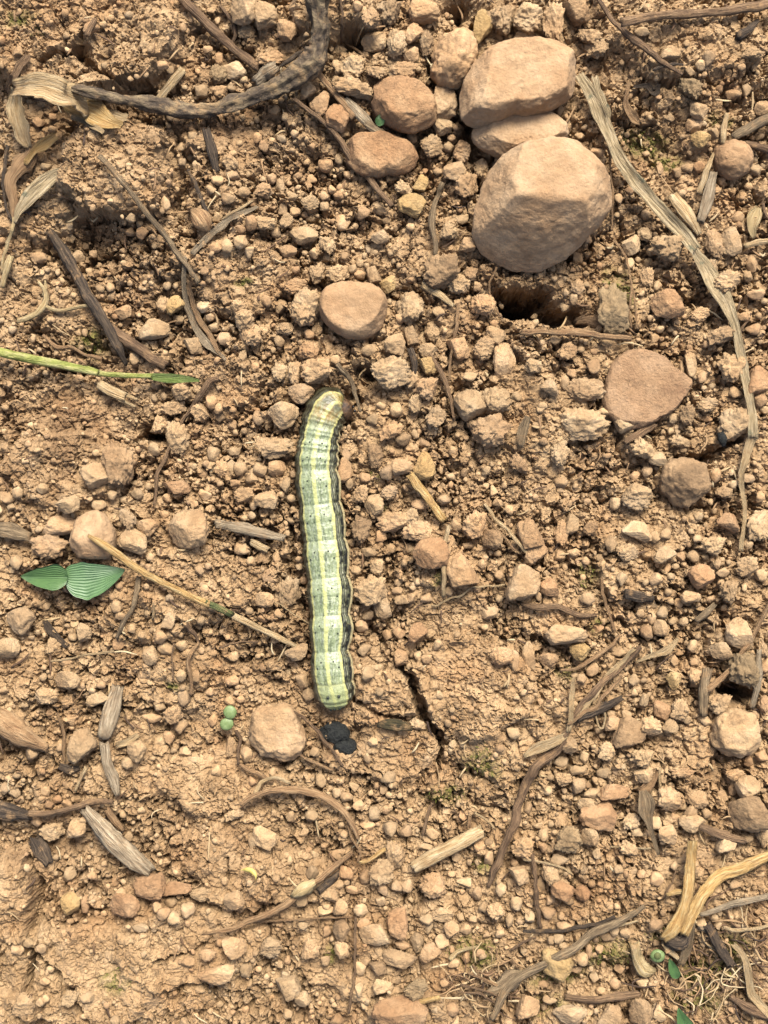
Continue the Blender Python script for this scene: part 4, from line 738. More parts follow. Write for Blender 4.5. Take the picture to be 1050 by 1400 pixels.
piece('leaf_scrap', 'straw', [(718, 1034, 6), (735, 1022, 16), (755, 1014, 14), (772, 1004, 8)], parent=cr, lift=11, rib=(.3, .12), ridge=.2)
piece('side_root', 'tan', [(768, 920, 4), (800, 905, 6), (830, 885, 7), (848, 868, 5)], parent=cr, lift=6, wig=3)
piece('straw_needle', 'straw', [(784, 928, 7), (781, 960, 8), (776, 1000, 6)], 'upright straw blade standing on the creeping root', 'straw', lift=12, rib=(.5, .2))
piece('curled_rootlet', 'straw', [(822, 960, 4), (826, 980, 4), (822, 995, 4), (812, 975, 3)], 'curled pale rootlet right of the creeping root', 'root', lift=8, K=6)
piece('dark_wood', 'darkf', [(792, 984, 12), (820, 970, 14), (850, 955, 9)], 'dark rotten stick under the creeping root', 'stick', lift=4)
piece('leaf_scrap', 'straw', [(870, 904, 4), (892, 895, 9), (912, 886, 12), (926, 872, 5)], 'pale pointed leaf scrap in the right gravel', 'leaf', lift=6, rib=(.3, .15))
piece('tangled_root', 'tan', [(822, 790, 4), (826, 820, 5), (835, 848, 5), (838, 862, 6)], 'thin tan root beside the small dry mound', 'root', lift=5, wig=3)
piece('wood_chip', 'straw', [(566, 1186, 20), (590, 1172, 23), (630, 1151, 23), (656, 1137, 21)], 'clean-cut pale wood chip, straight and rectangular', 'wood chip', stiff=1, lift=9, flat=.5, ridge=.04, wig=.3)
hr = root_empty('hooked_root', 410, 1090, 'hooked tan root arching in the lower middle', 'root')
piece('stem', 'tan', [(330, 1100, 8), (345, 1088, 9), (372, 1080, 10), (405, 1081, 11), (440, 1090, 11), (468, 1110, 11), (484, 1130, 9), (490, 1148, 5)], parent=hr, lift=10, ridge=.15)
piece('side_root', 'straw', [(350, 1085, 7), (358, 1070, 6), (375, 1064, 5), (396, 1070, 4)], parent=hr, lift=8, K=8)
piece('tip_strand', 'tan', [(476, 1122, 4), (482, 1145, 4), (492, 1165, 4), (488, 1178, 3)], parent=hr, lift=7, K=8)
pk = root_empty('pale_twig', 400, 1225, 'slanting pale twig with a knot in the lower middle', 'twig')
piece('stem', 'tan', [(278, 1276, 5), (310, 1271, 7), (350, 1257, 9), (385, 1240, 10), (408, 1222, 10), (440, 1200, 9), (482, 1166, 7)], parent=pk, lift=8, stiff=2)
piece('knot', 'cream', [(404, 1226, 12), (415, 1217, 19), (428, 1209, 12)], parent=pk, lift=9, stiff=2, ridge=.3)
piece('strand', 'tan', [(330, 1262, 4), (380, 1258, 4), (430, 1256, 4), (480, 1254, 4)], parent=pk, lift=6, K=6)
piece('straw_strand', 'gold', [(492, 1180, 4), (505, 1178, 6), (520, 1166, 7), (538, 1150, 5)], 'small curved golden straw at the end of the hooked root', 'straw', lift=7)
piece('dark_sliver', 'darkf', [(436, 1216, 9), (450, 1205, 10), (466, 1192, 6)], 'dark bark sliver under the slanting pale twig', 'bark', lift=3)
piece('thin_root', 'redf', [(485, 1254, 4), (487, 1300, 4), (484, 1340, 4), (475, 1384, 4)], 'thin reddish root running straight down near the bottom', 'root', lift=6, K=8)
piece('straw_chip', 'gold', [(546, 1373, 9), (570, 1371, 9), (600, 1365, 8)], 'short golden straw lying near the bottom edge', 'straw', lift=6, K=10)
piece('curved_chip', 'cream', [(616, 1312, 7), (630, 1300, 7), (652, 1294, 5)], 'small curved cream straw above the lower moss', 'straw', lift=7, K=8)
piece('thin_stick', 'brownf', [(728, 1168, 6), (731, 1200, 7), (735, 1235, 7), (738, 1268, 6)], 'thin upright brown stick right of the creeping root end', 'stick', lift=6, stiff=2, K=8)
piece('thin_straw', 'straw', [(716, 1174, 4), (750, 1180, 4), (780, 1194, 4)], 'fine pale straw crossing the thin upright stick', 'straw', lift=9, K=8)
wr = root_empty('winding_root', 770, 1310, 'grey winding root in the lower right', 'root')
piece('stem', 'greyf', [(672, 1392, 9), (690, 1360, 12), (715, 1335, 13), (745, 1315, 13), (780, 1296, 13), (812, 1275, 13), (845, 1260, 11), (880, 1240, 7)], parent=wr, lift=10, wig=2.5, ridge=.18)
piece('side_root', 'darkf', [(716, 1274, 5), (755, 1272, 6), (795, 1268, 6), (840, 1254, 5)], parent=wr, lift=5, K=8)
piece('side_root', 'straw', [(826, 1270, 4), (850, 1264, 5), (872, 1258, 3)], parent=wr, lift=8, K=8)
piece('brown_twig', 'redf', [(774, 1364, 9), (810, 1368, 12), (845, 1363, 14), (872, 1358, 12)], 'rough brown twig lying near the bottom right', 'twig', lift=6, stiff=2)
pt = root_empty('dried_petal', 885, 1120, 'brown dried petal with a long pointed tip', 'petal')
piece('blade', 'greyf', [(878, 1082, 14), (882, 1098, 27), (884, 1115, 18), (890, 1135, 9), (900, 1168, 4)], parent=pt, lift=9, rib=(.6, .1), K=16, wig=.8)
piece('sepal', 'tan', [(872, 1080, 8), (884, 1072, 16), (894, 1062, 14), (898, 1050, 6)], parent=pt, lift=5, rib=(.5, .12), K=14)
piece('thin_straw', 'straw', [(901, 1050, 4), (902, 1068, 4), (904, 1082, 3)], 'tiny pale straw above the brown dried petal', 'straw', lift=6, K=8)
piece('brown_stick', 'redf', [(955, 1130, 10), (985, 1140, 13), (1018, 1148, 11)], 'short reddish stick above the golden straw', 'stick', lift=5)
gg = root_empty('golden_straw', 945, 1220, 'bright golden straw stalks joined at a broken base', 'straw')
piece('stalk', 'gold', [(946, 1152, 15), (944, 1180, 17), (941, 1210, 17), (934, 1240, 18), (922, 1270, 20), (910, 1284, 14)], parent=gg, lift=14, stiff=2, flat=.36, ridge=.2, K=18, wig=1.4)
piece('stalk', 'gold', [(935, 1275, 16), (948, 1248, 20), (962, 1222, 20), (985, 1198, 19), (1015, 1186, 19), (1070, 1160, 18)], parent=gg, lift=12, stiff=2, flat=.36, ridge=.2, K=18, wig=1.4)
piece('torn_side', 'gold', [(912, 1224, 5), (924, 1221, 9), (938, 1220, 6)], parent=gg, lift=12, flat=.4)
piece('base_splinter', 'greyf', [(942, 1262, 12), (938, 1290, 16), (930, 1318, 8)], parent=gg, lift=8, rib=(.6, .12), K=14)
piece('base_splinter', 'darkf', [(915, 1285, 18), (930, 1288, 24), (940, 1278, 12)], parent=gg, lift=8, flat=.5, ridge=.25)
piece('base_splinter', 'straw', [(908, 1290, 8), (918, 1302, 10), (928, 1312, 6)], parent=gg, lift=8, flat=.5)
piece('grey_stick', 'wood', [(958, 1250, 7), (985, 1242, 9), (1020, 1232, 10), (1075, 1218, 10)], 'thin straight grey stick reaching the right edge by the golden straw', 'stick', lift=10, stiff=1)
cs = root_empty('cut_stem', 898, 1310, 'cut pale stem base showing a green ring', 'stem')
piece('husk', 'cream', [(868, 1292, 14), (872, 1310, 18), (882, 1325, 22), (892, 1328, 12)], parent=cs, lift=6, flat=.5, ridge=.25)
piece('bark_strip', 'darkf', [(968, 1265, 14), (985, 1292, 16), (1000, 1318, 12)], 'dark rotten bark strip right of the golden straw base', 'bark', lift=6, flat=.6, ridge=.25)
piece('curled_strip', 'straw', [(1004, 1290, 8), (1020, 1312, 12), (1024, 1340, 13), (1032, 1365, 14), (1062, 1394, 12)], 'curled tan strip at the lower right edge', 'leaf', lift=10, rib=(.5, .15), K=14)
piece('thin_straw', 'straw', [(990, 1268, 5), (1015, 1272, 6), (1060, 1262, 5)], 'pale straw crossing the lower right corner', 'straw', lift=12, K=8)
piece('stout_root', 'brownf', [(1000, 1362, 10), (1025, 1378, 14), (1065, 1398, 14)], 'stout brown root in the bottom right corner', 'root', lift=5)
piece('grey_bark', 'greyf', [(662, 1358, 6), (680, 1350, 20), (697, 1338, 26), (712, 1328, 10)], 'grey bark lump at the lower end of the winding root', 'bark', lift=4, flat=.5, ridge=.3)
for q, pts in enumerate(([(640, 1330, 4), (668, 1340, 4), (690, 1352, 4)], [(630, 1346, 4), (655, 1352, 4), (690, 1362, 4)], [(648, 1318, 3), (660, 1338, 3), (684, 1352, 3)], [(626, 1356, 3), (660, 1362, 4), (680, 1372, 3)])):
    piece('fine_straw', 'redf' if q % 2 else 'tan', pts, ('uppermost', 'second', 'third', 'lowest')[q] + ' of the fine straws fanned beside the grey bark lump', 'straw', lift=8, K=6, group='fine straws by the grey bark lump')
for q, (pts, lb) in enumerate((([(645, 1112, 5), (640, 1130, 6), (575, 1144, 3)][:2], 'tiny straw below the lower moss patch'), ([(648, 1108, 4), (660, 1118, 4), (676, 1132, 3)], 'thin straw bridging the moss and the wood chip'),
        ([(590, 1098, 4), (582, 1120, 5), (577, 1142, 4)], 'curved rootlet below the mossy crack end'), ([(400, 970, 5), (430, 998, 6), (455, 1030, 5), (470, 1045, 4)], 'reddish rootlet passing the black droppings'),
        ([(406, 1030, 4), (430, 1042, 5), (455, 1052, 4)], 'brown rootlet below the black droppings'), ([(357, 816, 2.4), (390, 832, 2.4), (424, 852, 2.2)], 'hair-thin straw touching the caterpillar side'),
        ([(236, 930, 3), (237, 905, 3), (236, 880, 3)], 'fine upright rootlet in the left gravel'), ([(255, 855, 8), (266, 868, 7), (272, 880, 4)], 'small tan leaf scrap below the straw stalk'),
        ([(272, 880, 5), (260, 898, 6), (258, 912, 6), (262, 950, 4)], 'bent tan rootlet below the small leaf scrap'), ([(210, 846, 4), (212, 832, 4), (211, 824, 3)], 'tiny white root hair below the seedling'),
        ([(300, 885, 4), (325, 880, 4), (352, 876, 4)], 'reddish rootlet below the end of the straw stalk'), ([(322, 1000, 5), (328, 1015, 6), (324, 1045, 4)], 'pale rootlet below the tiny twin-leaf sprout'),
        ([(328, 1048, 6), (350, 1058, 7), (372, 1070, 4)], 'tan rootlet above the hooked root'), ([(70, 905, 4), (110, 896, 4), (155, 890, 4)], 'thin brown rootlet across the left gravel'),
        ([(120, 48, 10), (128, 26, 8)], 'short pale chip on the top left clod'), ([(465, 60, 4), (468, 25, 4), (466, -8, 3)], 'thin rootlet at the top edge beside the dark root'),
        ([(470, 58, 4), (490, 68, 4), (505, 85, 3)], 'thin rootlet right of the thick dark root'), ([(620, 265, 3), (628, 20, 3)][:1] * 2, ''), ([(1042, 278, 4), (1046, 292, 5), (1052, 300, 4)], 'straw sliver right of the white seed husk'),
        ([(1018, 470, 3), (1012, 452, 4), (1028, 430, 3)], 'small dark rootlet right of the long leaf'), ([(968, 1000, 3), (985, 990, 3)], ''),
        ([(835, 1155, 3), (862, 1158, 4), (890, 1160, 3)], 'fine pale rootlet left of the petal tip'), ([(910, 1228, 3), (918, 1205, 3), (924, 1190, 3)], 'fine straw left of the golden straw'),
        ([(700, 1300, 4), (715, 1290, 4), (732, 1282, 3)], 'thin straw above the grey winding root'), ([(985, 1110, 4), (1015, 1120, 4)], ''))):
    if lb: piece('rootlet', ('tan', 'straw', 'redf', 'brownf')[q % 4], pts, lb, 'root' if 'root' in lb else 'straw', lift=6, K=7, wig=2)

# ------------------------------------------------------------------ seedling, sprouts, grub, droppings
def leaf(name, mat, base, tip, width, z0, z1, parent, fold=.25, n=28, m=17, shape=.62, droop=4):
    b = np.array(base, float); t = np.array(tip, float); d = t - b; L = np.hypot(*d); d /= L; nrm = np.array([-d[1], d[0]])
    th = 1.1; u = np.linspace(0, 1, n); a = np.linspace(-1, 1, m)
    wd = width / 2 * np.sin(np.pi * u ** shape) ** .75 * (1 - .15 * u); wd = wd * (1 + .05 * vn2(u * 9, u * 0 + width, 7)); wd[0] = max(wd[0], 1.5); wd[-1] = .3; bend = .06 * L * np.sin(np.pi * u) * (1 if width > 40 else -.6)
    vs_, uv = [], []
    for side in (1, -1):
        for i in range(n):
            for j in range(m):
                p = b + d * L * u[i] + nrm * (wd[i] * a[j] * (1.12 if a[j] > 0 else .9) + bend[i])
                z = z0 + (z1 - z0) * u[i] + fold * wd[i] * abs(a[j]) ** 1.3 - droop * u[i] ** 3 + .7 * math.sin(a[j] * 13 * math.pi) * .25 + 1.2 * math.sin(7 * u[i] + 2 * a[j]) * .5
                vs_.append(W(p[0], p[1], z + side * th / 2)); uv.append((u[i], (a[j] + 1) / 2))
    f = []; o = n * m
    for i in range(n - 1):
        for j in range(m - 1):
            q = (i * m + j, i * m + j + 1, (i + 1) * m + j + 1, (i + 1) * m + j); f.append(q[::-1]); f.append(tuple(k + o for k in q))
    ring = [i * m for i in range(n)] + [(n - 1) * m + j for j in range(1, m)] + [i * m + m - 1 for i in range(n - 2, -1, -1)] + [j for j in range(m - 2, 0, -1)]
    for k in range(len(ring)): p, q = ring[k], ring[(k + 1) % len(ring)]; f.append((p, q, q + o, p + o))
    return link(name, me_from(name, np.array(vs_) - np.array(parent['_o']), f, M[mat], uv), parent=parent)
sd = root_empty('seedling', 89, 792, 'green two-leaved grass seedling with parallel-veined leaves', 'seedling'); zg = float(smoothz(89, 792))
leaf('leaf', 'leaf', (87, 791), (171, 779), 53, zg + 20, zg + 24, sd, fold=.16)['label'] = 'larger pale-ribbed leaf pointing right'
leaf('leaf', 'leaf2', (93, 790), (28, 788), 36, zg + 24, zg + 18, sd, fold=.55)['label'] = 'smaller darker leaf folded along its middle'
piece('stem', 'gtip', [(92, 800, 6, -8), (90, 795, 7, 6), (88, 791, 7, 16)], parent=sd, K=8, wig=0)
for x, y, r in ((128, 783, 20), (105, 785, 22), (150, 781, 14), (60, 788, 16)): disc(x, y, r)
sp2 = root_empty('sprout', 313, 981, 'tiny bright green sprout with two round seed leaves', 'sprout')
def egg(name, x, y, a, b, c, z, mat, parent=None, seed=1, sub=3, ang=0, lump=.06, cut=None):
    v, f = ico(sub); v = v * (1 + lump * fbm3(v * 2 + seed, 3, seed))[:, None]; v = v * np.array([a, b, c]); ca, sa = math.cos(ang), math.sin(ang)
    v = np.stack([v[:, 0] * ca - v[:, 1] * sa, v[:, 0] * sa + v[:, 1] * ca, v[:, 2]], -1); w = W(x, y, z)
    if parent is not None: return link(name, me_fast(name, v + w - np.array(parent['_o']), f, M[mat] if isinstance(mat, str) else mat), parent=parent)
    o = link(name, me_fast(name, v, f, M[mat]), w); o['_o'] = [float(q) for q in w]; return o
zs = float(smoothz(313, 981))
egg('seed_leaf', 314.5, 974, 9, 9.5, 3.2, zs + 17, 'sprout', sp2, 3, 3, .3); egg('seed_leaf', 310, 990, 9.5, 8.5, 3.2, zs + 15, 'sprout', sp2, 5, 3, .2)
piece('stem', 'gtip', [(318, 986, 4, -4), (314, 983, 4, 6), (312, 982, 4, 12)], parent=sp2, K=6, wig=0); disc(314, 974, 9); disc(310, 990, 9)
tl = root_empty('green_leaflet', 520, 163, 'tiny single green leaflet poking out beside the bark sliver', 'leaflet'); leaf('leaf', 'leaf2', (517, 172), (523, 154), 14, float(smoothz(520, 163)) + 24, float(smoothz(520, 163)) + 30, tl, fold=.4, n=14, m=9, shape=.8, droop=1); piece('stem', 'gtip', [(516, 170, 3, 5), (519, 166, 3, 16)], parent=tl, K=6, wig=0)
egg('ring', 899, 1307, 10, 9, 6, float(smoothz(899, 1307)) + 18, 'sprout', cs, 4); egg('pith', 899, 1307, 5, 5, 3, float(smoothz(899, 1307)) + 23, 'olive', cs, 6)
gb = root_empty('green_shoot', 921, 1322, 'tiny green shoot beside the cut stem', 'shoot'); leaf('leaf', 'leaf2', (926, 1338), (915, 1310), 15, float(smoothz(921, 1323)) + 12, float(smoothz(921, 1323)) + 20, gb, fold=.5, n=14, m=9, droop=2)
piece('stem', 'gtip', [(924, 1335, 3), (922, 1328, 4)], parent=gb, K=6)
bl = root_empty('leaf_tip', 932, 1392, 'grey-green leaf tip at the bottom edge', 'leaf'); leaf('blade', 'leaf2', (945, 1420), (927, 1378), 24, 14, 26, bl, fold=.5)
piece('grub', 'worm', [(328, 1190, 4), (335, 1189, 7), (343, 1190, 7.5), (349, 1196, 7), (350, 1204, 4)], 'small pale yellow curled grub in the lower left', 'grub', lift=8, ridge=.04, ends='taper', wig=0, step=1.5)
zf = float(smoothz(466, 1012))
for x, y, a, b, lb in ((460, 1003, 20, 15, 'upper dark black dropping below the caterpillar tail'), (472, 1023, 18, 13.5, 'lower dark black dropping below the caterpillar tail')):
    o = egg('dropping', x, y, a, b, 11, zf + 6, 'frass', seed=int(x), sub=5, ang=-.25, lump=.34); tag(o, lb, 'dropping', 'two black droppings'); disc(x, y, a * .8)

# ------------------------------------------------------------------ the caterpillar
q = resample(CAT, 1.0); Sx = np.concatenate([[0], np.cumsum(np.hypot(*np.diff(q[:, :2], axis=0).T))])
n0 = int(Sx[-1] / .9); st = np.linspace(0, Sx[-1], n0)
cx, cy, cw = (np.interp(st, Sx, q[:, k]) for k in range(3))
k9 = np.ones(9) / 9
for A in (cx, cy, cw): A[4:-4] = np.convolve(A, k9, 'valid')
yb = np.array([548, 558, 571, 584, 601, 619, 642.7, 688.7, 738.7, 790.7, 842, 891, 933, 962])       # ring joints, by height in the picture
sb = np.interp(yb[3:], cy[n0 // 12:], st[n0 // 12:]); sb = np.concatenate([[12, 24, 37], sb])
sb = np.array(sorted(sb)); seg = np.searchsorted(sb, st) - 1
lo = np.where(seg < 0, 0, sb[np.clip(seg, 0, None)]); hi = np.where(seg >= len(sb) - 1, st[-1], sb[np.clip(seg + 1, 0, len(sb) - 1)])
ph = np.clip((st - lo) / np.maximum(hi - lo, 1), 0, 1)
dj = np.min(np.abs(st[:, None] - sb[None]), 1)
fold = -.055 * np.exp(-(dj / 3.2) ** 2) + .012 * np.cos(ph * 2 * np.pi * 3) * (ph < .98)
end0 = np.sqrt(np.clip(1 - (1 - np.clip(st / 14, 0, 1)) ** 2, 0, 1)); end1 = np.sqrt(np.clip(1 - (1 - np.clip((st[-1] - st) / 15, 0, 1)) ** 2, 0.001, 1))
rad = cw * (1 + fold) * np.minimum(np.maximum(end0, .05), np.maximum(end1, .03))
zb = float(-10); zc = zb + 24 + 2.5 * np.sin(st / 47.); zc = zc - 9 * np.exp(-(st / 22) ** 2) - 8 * np.exp(-((st[-1] - st) / 25) ** 2)
P = W(cx, cy, zc + 8); P[:, 2] = zc
T, Sd, U = frames(P)
KA = 176; phi = np.linspace(-180, 180, KA, endpoint=False); roll = np.interp(st, [0, 40, 80, 200, 330, st[-1] - 45, st[-1]], [10, 4, -6, -9, -11, -9, 6])
SS, PH = np.meshgrid(st, phi, indexing='ij'); PHr = np.radians(PH + 0)
ap = np.abs(PH); PHS = np.meshgrid(ph, phi, indexing='ij')[0]; DJ = np.meshgrid(dj, phi, indexing='ij')[0]
lat = np.exp(-((ap - 92) / 10) ** 2)                                   # fleshy fold along each side
wr_ = 1 + .05 * lat * (1 + .8 * np.sin(PHS * np.pi)) + .012 * fbm2(SS, PH * .5, 9, 3, 5) + .008 * vn2(SS / 2.2, PH / 14, 8) - .03 * np.exp(-((ap - 68) / 8) ** 2)
wr_ = wr_ + .11 * np.exp(-((SS - (st[-1] - 9)) / 5) ** 2) * np.exp(-((ap - 36) / 15) ** 2) - .06 * np.exp(-((SS - (st[-1] - 16)) / 2.5) ** 2)
wr_ = wr_ + .014 * np.exp(-(PH / 6) ** 2) + .012 * np.exp(-((ap - 42) / 6) ** 2)
A2 = np.radians(PH + roll[:, None]); rr = rad[:, None] * wr_
hx = np.sin(A2) * rr * (1 - .06 * lat * 0); hz = np.cos(A2) * rr * np.where(np.cos(A2) > 0, .88, .78)
# Sd points to the picture's right or left depending on travel; path runs downwards, so +Sd is the right-hand side of the photo
sgn = 1 if Sd[n0 // 2, 0] > 0 else -1
VV = P[:, None] + Sd[:, None] * (sgn * hx)[..., None] + U[:, None] * hz[..., None]
def srgb(*c): return np.array([lin(v) for v in c]) * .305
def mixc(c, new, m): return c * (1 - m[..., None]) + np.asarray(new) * m[..., None]
jit = 2.0 * fbm2(SS, PH, 7, 2, 21); a_ = ap + jit; PHJ = PH + jit * .7
nz = fbm2(SS, PH * 1.0, 5, 3, 31, .7); nz2 = fbm2(SS * .45, PH * 1.5, 4, 3, 37, .7)
col_ = np.zeros(SS.shape + (3,)) + srgb(198, 212, 158)
col_ = mixc(col_, srgb(222, 230, 186), sstep(.34, .08, PHS) * sstep(-.05, .10, PHS) * .40)
col_ = mixc(col_, srgb(126, 142, 96), sstep(.30, .66, PHS) * sstep(1.02, .84, PHS) * np.clip(.40 + 1.4 * nz2, 0, 1) * .6)
col_ = mixc(col_, srgb(104, 120, 78), np.clip(.55 + 1.3 * nz2, 0, 1) * np.exp(-((a_ - 11.5) / 4.5) ** 2) * .8)
col_ = mixc(col_, srgb(120, 136, 92), np.clip(.45 + 1.3 * nz2, 0, 1) * np.exp(-((a_ - 34) / 4) ** 2) * .6)
col_ = mixc(col_, srgb(66, 82, 54), sstep(.05, .4, nz2) * .7 * sstep(.15, .5, PHS) * np.exp(-((a_ - 11) / 9) ** 2))
col_ = mixc(col_, srgb(128, 142, 100), sstep(.05, .4, nz) * .65)
col_ = mixc(col_, srgb(226, 234, 204), sstep(.12, .45, fbm2(SS * .8, PH * 1.6, 4, 2, 137)) * .5)
cream = srgb(240, 242, 158)
col_ = mixc(col_, cream, sstep(6.2, 4.2, np.abs(PHJ) + 1.0 * nz))
col_ = mixc(col_, srgb(24, 29, 20), sstep(43, 48, a_))
wl = 62 + 3.2 * np.sin(PHS * 2 * np.pi + .6) + 2.5 * fbm2(SS, PH * 0, 10, 2, 55)
col_ = mixc(col_, srgb(226, 226, 186), (1.2 * np.exp(-((ap - wl) / 2.6) ** 2) + .7 * np.exp(-((ap - wl + 9) / 1.8) ** 2) + .5 * np.exp(-((ap - wl - 8) / 1.5) ** 2)) * np.clip(.55 + 1.6 * fbm2(SS, PH * .2, 6, 2, 58), 0, 1))
col_ = mixc(col_, srgb(128, 132, 96), sstep(.12, .4, fbm2(SS, PH * .6, 3.4, 2, 66)) * sstep(47, 51, ap) * sstep(82, 76, ap) * .8)
sdl = sstep(4.9, 3.2, np.abs(a_ - 42.5) + .6 * nz)
col_ = mixc(col_, srgb(244, 240, 156), sdl)
lc = 84 + 3 * np.sin(PHS * np.pi)
col_ = mixc(col_, srgb(222, 204, 150), sstep(8.0, 5.0, np.abs(ap - lc - 2) + jit * .4) * np.where(PH > 0, 1, .0))
col_ = mixc(col_, srgb(168, 164, 118), np.exp(-((PH + 79) / 1.8) ** 2) * .7)
col_ = mixc(col_, srgb(88, 84, 56), sstep(92, 97, ap))
hd = sstep(66, 26, SS); hdc = np.where((ap > 46)[..., None], srgb(66, 56, 28), srgb(168, 132, 58)); col_ = mixc(col_, hdc, hd * .9 * np.clip(.8 + .9 * nz, 0, 1) * (1 - .7 * sstep(6.4, 3.6, np.abs(PHJ)) - .5 * sdl))
tl_ = sstep(st[-1] - 58, st[-1] - 20, SS) * sstep(50, 44, ap); col_ = mixc(col_, srgb(214, 218, 138), tl_ * .6)
pm = np.exp(-((SS - 24) / 6) ** 2) * sstep(34, 30, ap) * sstep(6, 9, ap); col_ = mixc(col_, srgb(110, 112, 84), pm * .9); nk = np.exp(-((SS - 38) / 5) ** 2) * sstep(40, 30, ap) * np.clip(.6 + nz2, 0, 1); col_ = mixc(col_, srgb(206, 160, 60), nk * .6)
pl = np.exp(-((SS - 15) / 1.8) ** 2) * sstep(50, 40, ap); col_ = mixc(col_, srgb(226, 206, 138), pl * .9)
col_ = mixc(col_, srgb(214, 218, 150), np.exp(-(DJ / 1.3) ** 2) * sstep(st[-1] - 60, st[-1] - 40, SS) * sstep(43, 40, ap) * .8)
VVr = VV.reshape(-1, 3); iv = np.arange(n0 * KA).reshape(n0, KA); jv = np.roll(iv, -1, 1)
qd = np.stack([iv[:-1], jv[:-1], jv[1:], iv[1:]], -1).reshape(-1, 4)
if sgn > 0: qd = qd[:, ::-1]
k = NT('caterpillar_skin'); ca = k.n('Attribute', attribute_name='skin'); geo = k.n('NewGeometry')
fn = k.noise(geo.outputs['Position'], 4200, 3, .6)
k.l(k.mix(1., ca.outputs['Color'], k.ramp(fn, [(.3, g1(.84)), (.7, g1(1.1))]), 'MULTIPLY'), k.b.inputs['Base Color'])
k.b.inputs['Roughness'].default_value = .42; k.b.inputs['Specular IOR Level'].default_value = .45
k.b.inputs['Subsurface Weight'].default_value = .04; k.b.inputs['Subsurface Radius'].default_value = (1, .9, .5); k.b.inputs['Subsurface Scale'].default_value = 2e-4
k.l(k.bump(k.noise(geo.outputs['Position'], 2600, 3, .6), 2.6e-4, .5), k.b.inputs['Normal']); M['skin'] = k.m
mid = n0 // 2; org = np.array([P[mid, 0], P[mid, 1], zb]); cat = link('caterpillar', None, org); cat['_o'] = [float(v) for v in org]; cat.empty_display_size = .005
tag(cat, 'pale green striped caterpillar stretched out on the bare soil', 'caterpillar')
cap0 = len(VVr); VVr = np.vstack([VVr, VV[0].mean(0), VV[-1].mean(0)])
cm = me_fast('body', VVr - org, qd, M['skin'])
# close both ends
bm = bmesh.new(); bm.from_mesh(cm); bm.verts.ensure_lookup_table()
for e, c0 in ((0, cap0), (n0 - 1, cap0 + 1)):
    for j in range(KA):
        tri = (bm.verts[c0], bm.verts[iv[e, j]], bm.verts[jv[e, j]])
        f_ = bm.faces.new(tri if (e == 0) == (sgn < 0) else tri[::-1]); f_.smooth = True
bm.to_mesh(cm); bm.free()
at = cm.attributes.new('skin', 'FLOAT_COLOR', 'POINT'); cc = np.ones((len(VVr), 4), np.float32); cc[:-2, :3] = col_.reshape(-1, 3); cc[-2:, :3] = srgb(150, 130, 80)
at.data.foreach_set('color', cc.ravel())
link('body', cm, parent=cat)
# warts: two pairs on each ring, larger on the last two
M['wart'] = plain('dark_wart', C(40, 48, 40), C(66, 74, 60), 3000, .4)
wm = {}
def wart(s_, ph_, r):
    i = int(np.clip(np.searchsorted(st, s_), 1, n0 - 2)); j = int(round((ph_ + 180) / 360 * KA)) % KA
    p = VV[i, j]; nrm = p - P[i]; nrm = nrm / np.linalg.norm(nrm)
    if 'm' not in wm:
        v, f = ico(2); wm['m'] = me_fast('wart', v, f, M['wart'])
    o = link('wart', wm['m'], parent=cat); o.location = [float(v) * S for v in (p + nrm * r * .1 - org)]; o.scale = (r, r, r)
for a, b in zip(sb[4:], list(sb[5:]) + [st[-1]]):
    last = b > st[-1] - 40
    for sg in (-1, 1):
        if b < st[-1] - 20:
            wart(a + (b - a) * .27, sg * 18, 1.15); wart(a + (b - a) * .47, sg * 33, 1.25)
        if a > st[-1] - 50: wart(a + (b - a) * .4, sg * 17, 2.3)
        if a > st[-1] - 30: wart(a + (b - a) * .45, sg * 14, 2.0); wart(a + (b - a) * .5, sg * 50, 2.2)
# head, its eyes and jaws, legs and prolegs
M['head'] = plain('brown_head', C(40, 30, 20), C(112, 82, 52), 3000, .6, bump=.6)
M['eye'] = plain('black_eye', C(16, 14, 12), C(26, 22, 18), 900, .2, bump=0)
he = egg('head', 470, 560, 13, 15.5, 13, zb + 12, 'head', cat, 12, 4, .2, .06); he['_o'] = cat['_o']
for x, y in ((483, 556), (485, 562), (470, 572)): egg('eye', x, y, 2, 2, 2, zb + 18, 'eye', he, 2, 2)
for y in (572, 582, 592):
    for x, z in ((463, 8), (424, 8)): egg('leg', x + (590 - y) * .3, y, 4.5, 3, 9, zb + z, 'head', cat, int(x + y), 3)
M['proleg'] = plain('pale_proleg', C(150, 140, 96), C(186, 174, 124), 900, .5)
for i, y in enumerate((712, 763, 815, 866, 950)):
    xc = float(np.interp(y, cy[n0 // 10:], cx[n0 // 10:]))
    for sx in (-17, 17): egg('proleg', xc + sx, y, 8, 8, 13, zb + 8, 'proleg', cat, i + 3, 3)
# a few short bristles along each flank
for i in range(26):
    si = int(rng.uniform(.1, .97) * n0); sg = rng.choice([-1, 1]); j = int(round((sg * rng.uniform(60, 92) + 180) / 360 * KA)) % KA
    p = VV[si, j]; nr = p - P[si]; nr /= np.linalg.norm(nr); L = rng.uniform(6, 11); pts = np.array([p - nr, p + nr * L * .5 + rng.normal(0, .6, 3), p + nr * L + rng.normal(0, 1.2, 3)])
    v, f, uv = tube(pts, np.array([.35, .28, .12]), np.array([0, L / 2, L]), 1, 5, 0, i, 'none'); link('bristle', me_from('bristle', v - org, f, M['straw'], uv), parent=cat)

